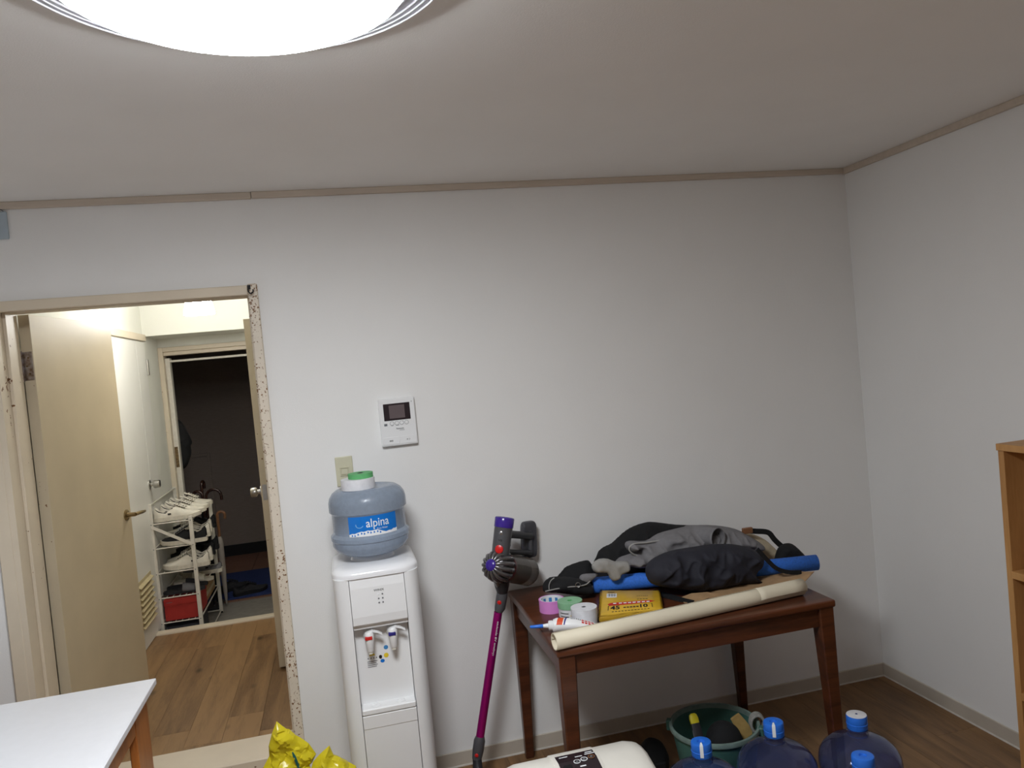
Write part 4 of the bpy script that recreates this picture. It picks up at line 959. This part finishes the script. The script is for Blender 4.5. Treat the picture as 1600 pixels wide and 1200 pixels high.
obj('bundle', bm, M['blackfab'], bl, 180)
bl2 = thing('glove', 'black work glove lining the side of the bucket', 'glove', (1.16, 2.6, .06))
bm = newbm(); bmesh.ops.create_icosphere(bm, subdivisions=4, radius=.07)
for v in bm.verts: v.co = Vector((v.co.x*.55, v.co.y*.7, v.co.z*1.2))*(1+noise.noise(v.co*18)*.15)+Vector((1.170, 2.626, .10))
obj('palm', bm, M['blackfab'], bl2, 180)
kn = thing('scraper', 'black scraper with a yellow butt standing in the bucket', 'scraper', (1.19, 2.5, .05))
ka, kb = at(1101, 1140, 'y', 2.52), at(1097, 1124, 'y', 2.58)
kdir = (Vector((1.185, 2.60, .255))-Vector((1.185, 2.50, .06))).normalized(); ko = Vector((1.170, 2.508, .095))
def slab(o, d, s, segs):
    n = d.cross(s).normalized(); return rings(newbm(), [[o+d*t+s*a*w2+n*b*th for a, b in ((1,.6),(.6,1),(-.6,1),(-1,.6),(-1,-.6),(-.6,-1),(.6,-1),(1,-.6))] for t, w2, th in segs])
sx_ = Vector((1, 0, 0)); sx_ = (sx_-kdir*sx_.dot(kdir)).normalized()
obj('grip', slab(ko, kdir, sx_, [(0, .016, .006), (.03, .018, .007), (.16, .017, .008), (.185, .015, .008)]), M['darkplastic'], kn, 30)
obj('grip_edge', slab(ko-kdir.cross(sx_)*.001, kdir, sx_, [(.03, .0186, .0035), (.16, .0178, .0035)]), M['print_grey'], kn, 30)
obj('butt', slab(ko, kdir, sx_, [(.183, .0155, .0085), (.20, .016, .009), (.212, .013, .008), (.217, .007, .005)]), mat('yellow_plastic', (212,196,40), .4), kn, 30)
st = thing('brush', 'flat pale wooden brush handle leaning in the bucket', 'brush', (1.32, 2.55, .05))
so = at(1170, 1140, 'z', .20)+Vector((-.014, .010, 0)); s1_ = at(1148, 1119, 'z', .252); sdv = (s1_-so).normalized(); ss = sdv.cross(so-CAM_O).normalized()
obj('handle', slab(so-sdv*.03, sdv, ss, [(0, .026, .006), (.05, .024, .006), (.09, .019, .006), ((s1_-so).length+.03, .016, .006)]), mat('pale_wood', (188,156,96), .5, var=.12), st, 30)
obj('bristle_block', slab(so-sdv*.03+Vector((0,0,-.03)), Vector((-.2,.1,-1)).normalized(), ss, [(-.02, .018, .008), (.05, .02, .01)]), M['rope'], st, 30)
cr = thing('rope_coil', 'grey rope coil hung over the bucket rim', 'rope', (1.37, 2.52, .2))
rc_ = bc+Vector((BR*.93, -BR*.30, .238)); pts = []
for k in range(97):
    t = 2*PI*k/24; off = -.016+.032*k/96
    pts.append(rc_+Vector((.95,-.30,0)).normalized()*math.cos(t)*.024+Vector((0,0,1))*math.sin(t)*.034+Vector((.30,.95,0))*off)
obj('coil', T(pts, .0055, 8), M['rope'], cr, 60)
# black bag on the floor
kb_ = thing('tool_pouch', 'small black pouch lying on the floor beside the bucket', 'pouch', (1.06, 2.76, 0))
bm = newbm(); bmesh.ops.create_icosphere(bm, subdivisions=4, radius=.1)
for v in bm.verts:
    q = v.co.copy(); v.co = Vector((q.x*.62, q.y*.5, q.z*.8))*(1+noise.noise(q*11)*.14); v.co.z = max(v.co.z+.065, .001); v.co += Vector((1.06, 2.76, 0))
obj('body', bm, M['blackfab'], kb_, 180)
obj('flap', B(1.045, 1.09, 2.706, 2.716, .04, .07, bev=.003), M['blackfab'], kb_)

# ------------------------------------------------------------------ blue water bottles
def floor_bottle(x, y, label, rot=0):
    t = thing('water_bottle', label, 'water bottle', (x, y, 0), rot, 'blue water bottles on the floor')
    r = .130
    pf = [(.0, .012), (.07, .010), (.105, .0), (.122, .006), (r, .03), (r, .075), (r-.005, .082), (r-.005, .094), (r, .10), (r, .165), (r-.005, .172), (r-.005, .184), (r, .19), (r, .225), (.126, .25), (.113, .272), (.09, .291), (.062, .304), (.040, .312), (.031, .318), (.0285, .325), (.0285, .345), (.031, .35)]
    inn = [(max(q-.0028, 0), z+(.003 if i < 4 else 0)) for i, (q, z) in enumerate(pf)][::-1]
    obj('shell', L_(pf+inn, 64, cap0=False, cap1=False), M['bottleblue'], t, 40, world=False)
    for z in (.318, .336): obj('neck_ring', L_([(.029, z-.002), (.033, z-.001), (.033, z+.001), (.029, z+.002)], 32, cap0=False, cap1=False), M['bottleblue'], t, 40, world=False)
    c = obj('cap', L_([(.0315, .338), (.0325, .340), (.0325, .352), (.0335, .353), (.0335, .3565), (.0322, .3575), (.0328, .360), (.0328, .378), (.031, .3825), (.027, .384), (.012, .383), (.010, .378), (.002, .378)], 36, cap0=False), M['bluecap'], t, 40, world=False)
    return t, c
bot = [at(1095, 1158, 'z', .383), at(1208, 1127, 'z', .383), at(1338, 1116, 'z', .383), at(1348, 1180, 'z', .383)]
for i, (p, lb_, seal) in enumerate(zip(bot, ('blue clear water bottle on the floor next to the fan heater, cap taped', 'blue clear water bottle on the floor in front of the bucket, white streak on cap', 'blue clear water bottle beside the table leg, frosted cap top', 'blue clear water bottle with a bare open-centred blue cap'), (1, 1, 2, 0))):
    t, c = floor_bottle(p.x, p.y, lb_, .4*i)
    if seal:
        a0 = math.atan2(-p.y, -p.x)-.4*i
        if seal == 1:
            bm = newbm(); hw_ = .16
            rings(bm, [[Vector((math.cos(a0+w_*hw_)*q, math.sin(a0+w_*hw_)*q, z)) for w_ in (-1, 0, 1)] for q, z in ((.0337, .345), (.0340, .356), (.0334, .362), (.0334, .378), (.0315, .3836), (.02, .3848), (.012, .3848))], closed=False)
            obj('seal_strip', bm, M['print_white'], c, 60, world=False)
        else:
            obj('seal_top', L_([(.0315, .3828), (.027, .3846), (.004, .3846)], 32, cap0=False, cap1=False), M['whitetape'], c, 60, world=False)

# ------------------------------------------------------------------ bookcase
bs = thing('bookcase', 'light brown wooden open bookcase along the side wall', 'bookcase', (2.235, 1.6, 0))
SX0, SX1, SY0, SY1, SZ = 2.07, WALL_X-.004, 1.20, 2.066, 1.238
obj('end_panel', B(SX0, SX1, SY1-.022, SY1, 0, SZ-.022, bev=.001), M['shelfwood'], bs)
obj('end_panel', B(SX0, SX1, SY0, SY0+.022, 0, SZ-.022, bev=.001), M['shelfwood'], bs)
obj('top_board', B(SX0-.004, SX1, SY0-.003, SY1+.003, SZ-.022, SZ, bev=.001), M['shelfwood'], bs)
for z in (.03, .41, .812): obj('shelf_board', B(SX0-.003, SX1-.006, SY0+.022, SY1-.022, z-.012, z+.012, bev=.001), M['shelfwood'], bs)
obj('back_panel', B(SX1-.006, SX1, SY0+.022, SY1-.022, 0, SZ-.022), M['shelfwood'], bs)

# ------------------------------------------------------------------ shoe rack in the entrance
RX0, RX1, RY0, RY1 = -1.196, -.965, 5.20, 5.98
rk = thing('shoe_rack', 'white metal shoe rack full of shoes in the entrance', 'shoe rack', (-1.08, 5.6, 0))
TIER = [.834, .677, .519, .361, .203]
def bar(p0, p1, w2=.010, t2=.0025):
    p0, p1 = Vector(p0), Vector(p1); d_ = (p1-p0).normalized(); s = d_.cross(Vector((0,1,0)))
    s = s.normalized() if s.length > .1 else Vector((1,0,0)); n = d_.cross(s)
    return rings(newbm(), [[p+s*w2+n*t2, p-s*w2+n*t2, p-s*w2-n*t2, p+s*w2-n*t2] for p in (p0, p1)])
for x, y, h in ((RX0, RY0, .965), (RX1, RY0, .86), (RX0, RY1, .965), (RX1, RY1, .845)):
    lg = obj('leg', B(x-.012, x+.012, y-.010, y+.010, .004, h, bev=.002), M['rackwhite'], rk)
    obj('foot', B(x-.011, x+.011, y-.011, y+.011, 0, .014, bev=.002), M['black'], lg)
    for z in TIER: obj('screw', L_([(.0035, 0), (.0035, .0015)], 8, (x, y-.010, z), (0,-1,0)), M['print_grey'], lg)
obj('wall_rail', bar((RX0, RY0, .955), (RX0, RY1, .955), .006, .003), M['rackwhite'], rk)
obj('brace', bar((RX0, RY0-.0125, TIER[0]-.012), (RX1, RY0-.0125, TIER[1]+.004), .009, .002), M['rackwhite'], rk)
for z in TIER+[.02]:
    sf = obj('shelf', T([(RX0, RY0, z), (RX1, RY0, z)], .004, 8), M['rackwhite'], rk)
    for a_, b_ in (((RX1, RY0, z), (RX1, RY1, z)), ((RX1, RY1, z), (RX0, RY1, z)), ((RX0, RY1, z), (RX0, RY0, z))): obj('shelf_rail', T([a_, b_], .0045, 8), M['rackwhite'], sf)
    if z > .1:
        for k in range(1, 6): obj('shelf_wire', T([(RX0+(RX1-RX0)*k/6, RY0, z), (RX0+(RX1-RX0)*k/6, RY1, z)], .0022, 6), M['rackwhite'], sf)

def shoe_parts(root, up_m, sole_m, lin_m, lace_m, Ln=.275, W=.048, H=.1, patch=True, low=False):
    """a sneaker along +x, heel at 0"""
    st_ = [(0, .42, .70), (.04, .62, .78), (.12, .74, .56), (.25, .78, .44), (.38, .78, .66), (.47, .84, .78), (.58, .94, .64), (.70, 1.0, .50), (.82, .94, .40), (.92, .74, .32), (.98, .42, .24), (1.0, .16, .18)]
    sh = .026
    bm = newbm(); rs = []
    def outline(k):
        return [Vector((Ln*s+(.004 if s > .5 else -.003), sg*W*w_*1.07, 0)) for s, w_, _ in st_ for sg in (1,)] + [Vector((Ln*s+(.004 if s > .5 else -.003), -W*w_*1.07, 0)) for s, w_, _ in st_[::-1]]
    base = outline(0)
    def lift(p, z): t = p.x/Ln; return Vector((p.x, p.y, z+max(0, (t-.75))*.05*(1 if z < .02 else .8)))
    rings(bm, [[lift(p*1, .0) for p in base], [lift(p, .006) for p in base], [lift(p, sh) for p in base]])
    obj('sole', bm, sole_m, root, 45, world=False)
    bm = newbm(); rs = []; ins = []
    for s, w_, h_ in st_:
        x = Ln*s; w2 = W*w_; h2 = H*h_; op = .03 < s < .42
        ring = []
        for k in range(13):
            t = -1+2*k/12
            if op:
                zz = h2*(1-(1-abs(t))**1.0) if False else h2*min(1, abs(t)*1.0)
                a_ = abs(t); yy = math.copysign(w2*(.72+.28*math.sin(min(1, (1-a_)*1.6)*PI*.5)) if a_ > .35 else w2*.72, t) if a_ > 0 else 0
                # wall rises from sole to collar, folds in at the rim
                lvl = (1-a_)/.65
                if a_ >= .35: p = (x, math.copysign(w2*(1-.25*lvl**2), t), sh*.8+(h2-sh*.8)*lvl)
                else: p = (x, math.copysign(w2*.68, t) if a_ > 0 else w2*.0, sh*.8+(h2-sh*.8)*(1.0 if a_ > .2 else .35))
            else:
                ph = t*PI/2; p = (x, w2*math.sin(ph)**1 if abs(t) < 1 else math.copysign(w2, t), sh*.8+(h2-sh*.8)*max(0, math.cos(ph))**.75)
            ring.append(Vector(p))
        for p in ring: p.z += max(0, s-.75)*.04
        rs.append(ring)
    rings(bm, rs, closed=False); obj('upper', bm, up_m, root, 50, world=False)
    # lining inside the opening
    bm = newbm(); lr = []
    for s in (.035, .1, .2, .3, .41):
        w2 = W*(.6 if s < .05 else .72)*.82; h2 = H*(.76-.28*math.sin((s-.03)/.4*PI))
        lr.append([Vector((Ln*s, w2*math.cos(t), h2-.002-math.sin(t)*.035)) for t in [PI*k/8 for k in range(9)]])
    rings(bm, lr, closed=False); obj('lining', bm, lin_m, root, 60, world=False)
    bm = newbm(); rings(bm, [[Vector((Ln*x, y*W, z*H)) for y in (-.42, -.2, .2, .42)] for x, z in ((.36, 1.0), (.40, .93), (.48, .86), (.60, .70), (.68, .60))], closed=False)
    o = obj('tongue', bm, up_m, root, 50, world=False); o.modifiers.new('s', 'SOLIDIFY').thickness = .005
    for k in range(5):
        s = .46+k*.05; z = H*(.86-k*.062)+.004
        obj('lace', T([(Ln*s, -W*.42, z-.006), (Ln*s+.004, -W*.15, z+.002), (Ln*(s+.02), W*.15, z+.002), (Ln*(s+.03), W*.42, z-.007)], .0028, 6), lace_m, root, 60, world=False)
        for sg in (-1, 1): obj('eyelet', L_([(.003, 0), (.003, .002)], 8, (Ln*s, sg*W*.46, z-.007), (0, sg, .6)), M['lining'], root, world=False)
    if patch:
        obj('side_tag', B(Ln*.30, Ln*.37, -W*.80-.002, -W*.80+.004, .040, .048), M['lining'], root, world=False)
        obj('side_tag', B(Ln*.30, Ln*.37, W*.80-.004, W*.80+.002, .040, .048), M['lining'], root, world=False)
shoes = []
def shoe(x_heel, y, z, flip, label, group, kind, tilt=0, name='sneaker'):
    t = thing(name, label, 'shoe', (x_heel, y, z+.0045), PI if flip else 0, group)
    if tilt: t.rotation_euler = (0, 0, (PI if flip else 0)+tilt)
    m_ = {'white': (M['shoe'], M['shoesole'], M['lining'], M['lace']), 'black': (M['blackfab'], M['shoesole'], M['lining'], M['greyfab2']), 'allblack': (M['blackfab'], M['black'], M['lining'], M['blackfab']), 'grey': (M['greyfab'], M['shoesole'], M['lining'], M['lace'])}[kind]
    shoe_parts(t, *m_, H=.116 if kind != 'grey' else .085)
    return t
HL, HR = RX0+.008, RX1+.075
top, g2, g3, g4 = 'sneakers on the top tier of the shoe rack', 'shoes on the second tier of the shoe rack', 'shoes on the third tier of the shoe rack', 'shoes on the fourth tier of the shoe rack'
shoe(HL, 5.265, TIER[0], 0, 'white leather sneaker on the top tier nearest the hallway step', top, 'white', .10)
shoe(HL+.01, 5.40, TIER[0], 0, 'white leather sneaker second from the hallway step on the top tier', top, 'white', .06)
shoe(HL+.01, 5.54, TIER[0], 0, 'white leather sneaker third from the hallway step on the top tier', top, 'white', .03)
shoe(HL+.01, 5.69, TIER[0], 0, 'white leather sneaker fourth from the hallway step on the top tier', top, 'white', .0)
shoe(HR, 5.265, TIER[1], 1, 'black sneaker with a thick white sole on the second tier', g2, 'black')
shoe(HR, 5.41, TIER[1], 1, 'white sneaker beside the black sneaker on the second tier', g2, 'white')
shoe(HR-.01, 5.55, TIER[1], 1, 'white sneaker in the middle of the second tier', g2, 'white')
shoe(HR-.01, 5.72, TIER[1], 1, 'all black shoe deeper in on the second tier', g2, 'allblack')
shoe(HR, 5.265, TIER[2], 1, 'white sneaker with black lining and toe to the wall, third tier', g3, 'white')
shoe(HR, 5.40, TIER[2], 1, 'white sneaker next to the lined one on the third tier', g3, 'white')
shoe(HR-.01, 5.56, TIER[2], 1, 'all black shoe in the middle of the third tier', g3, 'allblack')
shoe(HR-.01, 5.74, TIER[2], 1, 'all black shoe far in on the third tier', g3, 'allblack')
shoe(HR, 5.72, TIER[3], 1, 'grey sneaker deep on the fourth tier', g4, 'grey')
def slipper(x, y, z, label, mt1, mt2):
    t = thing('slipper', label, 'slipper', (x, y, z), 0, 'slippers on the fourth tier of the shoe rack')
    pts = [Vector((.25*s, .042*w_, 0)) for s, w_ in ((0,.4),(.1,.8),(.3,.78),(.5,.85),(.75,1),(.92,.75),(1,.3))]; pts += [Vector((p.x, -p.y, 0)) for p in pts[::-1]]
    obj('sole', rings(newbm(), [pts, [p+Vector((0,0,.018)) for p in pts]]), mt1, t, 40, world=False)
    bm = newbm(); rings(bm, [[Vector((.25*s, .045*math.cos(q)*w_, .012+.04*h_*math.sin(q))) for q in [PI*k/10 for k in range(11)]] for s, w_, h_ in ((.48,.88,1.2),(.62,.98,1.0),(.78,.95,.75))], closed=False)
    o = obj('strap', bm, mt2, t, 60, world=False); o.modifiers.new('s', 'SOLIDIFY').thickness = .004
slipper(RX0+.01, 5.28, TIER[3]+.0045, 'flat grey slipper on the fourth tier by the step', M['charfab'], M['greyfab'])
slipper(RX0+.01, 5.39, TIER[3]+.0045, 'dark slipper behind the flat grey one on the fourth tier', M['charfab'], M['charfab'])
slipper(RX0+.03, 5.51, TIER[3]+.0045, 'pale slipper further in on the fourth tier', M['shoesole'], M['shoe'])
rb = thing('shoe_box', 'red shoe box on the lowest tier of the rack', 'box', (-1.08, 5.38, TIER[4]+.0045))
obj('box_body', B(-1.178, -.975, 5.225, 5.53, TIER[4]+.0045, TIER[4]+.112), M['redbox'], rb)
obj('lid', B(-1.181, -.972, 5.222, 5.533, TIER[4]+.10, TIER[4]+.138, bev=.001), M['redbox'], rb)
bm = newbm(); quad(bm, lambda u, v: Vector((u, 5.2215, v)), -1.165, -1.13, TIER[4]+.119, TIER[4]+.122); obj('box_mark', bm, M['print_grey'], rb)
kb2 = thing('folder', 'stack of beige paper folders on the lowest rack tier', 'folder', (-1.07, 5.75, TIER[4]+.0045))
for k in range(3): obj('sheet', B(-1.17+.01*k, -.98, 5.56+.01*k, 5.92, TIER[4]+.0045+k*.03, TIER[4]+.0325+k*.03, bev=.002), M['kraft'] if k != 1 else M['beigefab'], kb2)
db = thing('shoe_box', 'dark grey box with a pale label under the lowest tier', 'box', (-1.08, 5.4, .025))
obj('box_body', B(-1.175, -.985, 5.225, 5.56, .0255, .165, bev=.001), M['darkbox'], db)
obj('end_label', B(-1.155, -1.06, 5.2235, 5.226, .05, .15), M['greycard'], db)
obj('label_mark', B(-1.10, -1.07, 5.2225, 5.2236, .105, .14), M['print_black'], db)

# umbrellas behind the rack
def umbrella(px, z0, mt_h, mt_c, label, dirx, y=6.12, hook=.045, canopy=True):
    tp0 = at(px[0], px[1], 'y', y); t = thing('umbrella', label, 'umbrella', (tp0.x, y, 0))
    hr = hook; pts = [Vector((tp0.x, y, tp0.z-hr-.16)), Vector((tp0.x, y, tp0.z-hr))]
    for k in range(1, 9): q = PI*k/8; pts.append(Vector((tp0.x+dirx[0]*hr*(1-math.cos(q)), y+dirx[1]*hr*(1-math.cos(q)), tp0.z-hr+hr*math.sin(q))))
    pts.append(pts[-1]-Vector((0,0,.03)))
    obj('handle', T(pts, .0105, 12), mt_h, t, 60)
    obj('shaft', T([(tp0.x, y, .02), (tp0.x, y, tp0.z-hr-.15)], .005, 8), M['steel'], t)
    zc = tp0.z-hr-.16
    obj('canopy', L_([(.006, .03), (.014, .12), (.02, zc*.5), (.023, zc-.06), (.018, zc-.02), (.010, zc)], 20, (tp0.x, y, 0)), mt_c, t, 60)
umbrella((316, 767), 0, M['umbrella'], M['blackfab'], 'dark umbrella with its curved handle turned to the corridor wall', (-.9, .2), 6.12, .042)
umbrella((321, 766), 0, M['umbrella'], M['charfab'], 'dark umbrella with a large glossy hook handle', (1, -.1), 6.185, .055)
umbrella((314, 753), 0, M['umbrella'], M['blackfab'], 'tallest umbrella with a slim dark handle', (.2, .9), 6.22, .03)
umbrella((339, 800), 0, M['tan'], M['clearpale'], 'pale clear umbrella with a small tan hook', (1, 0), 6.10, .026)
ub = thing('umbrella_stand', 'low dark umbrella stand behind the shoe rack', 'umbrella stand', (-1.05, 6.16, 0))
obj('tray', B(-1.10, -.98, 6.05, 6.27, 0, .02, bev=.004), M['darkplastic'], ub)
# doormat, clogs, hanging bag
bm_ = [at(x, y, 'z', .008) for x, y in ((338,899),(440,886),(443,927),(344,941))]
dm = thing('doormat', 'blue door mat on the entrance floor', 'mat', (-.85, 6.7, .0))
obj('pad', B(-1.13, -.45, 6.28, 7.16, .0, .010, bev=.003), M['bluemat'], dm)
def clog(x, y, rot, label):
    t = thing('clog', label, 'shoe', (x, y, .010), rot, 'dark clogs on the blue mat')
    shoe_parts(t, M['charfab'], M['black'], M['lining'], M['charfab'], Ln=.26, H=.10, patch=False)
c1_, c2_ = at(362, 931, 'z', .01), at(386, 930, 'z', .01)
clog(c1_.x-.13, c1_.y+.12, .5, 'dark grey clog lying on the blue door mat close to the rack'); clog(c2_.x-.1, c2_.y+.02, .35, 'dark grey clog in the centre of the blue door mat')
hb = thing('hanging_bag', 'black cloth bag hanging behind the entrance jamb', 'bag', at(285, 733, 'y', 6.16))
bm = inflate([(255,668),(268,655),(276,654),(286,662),(293,675),(300,690),(298,697),(299,706),(297,716),(292,728),(284,734),(270,736),(258,725)], 6.16, .09, step=.012, fold=.012, freq=30, seed=15, R=.06)
obj('body', bm, M['blackfab'], hb, 180)
obj('loop', T(catmull([at(x, y, 'y', 6.125) for x, y in ((262,662),(262,648),(266,642),(271,648),(271,660))], 4, False), .004, 6), M['blackfab'], hb, 60)
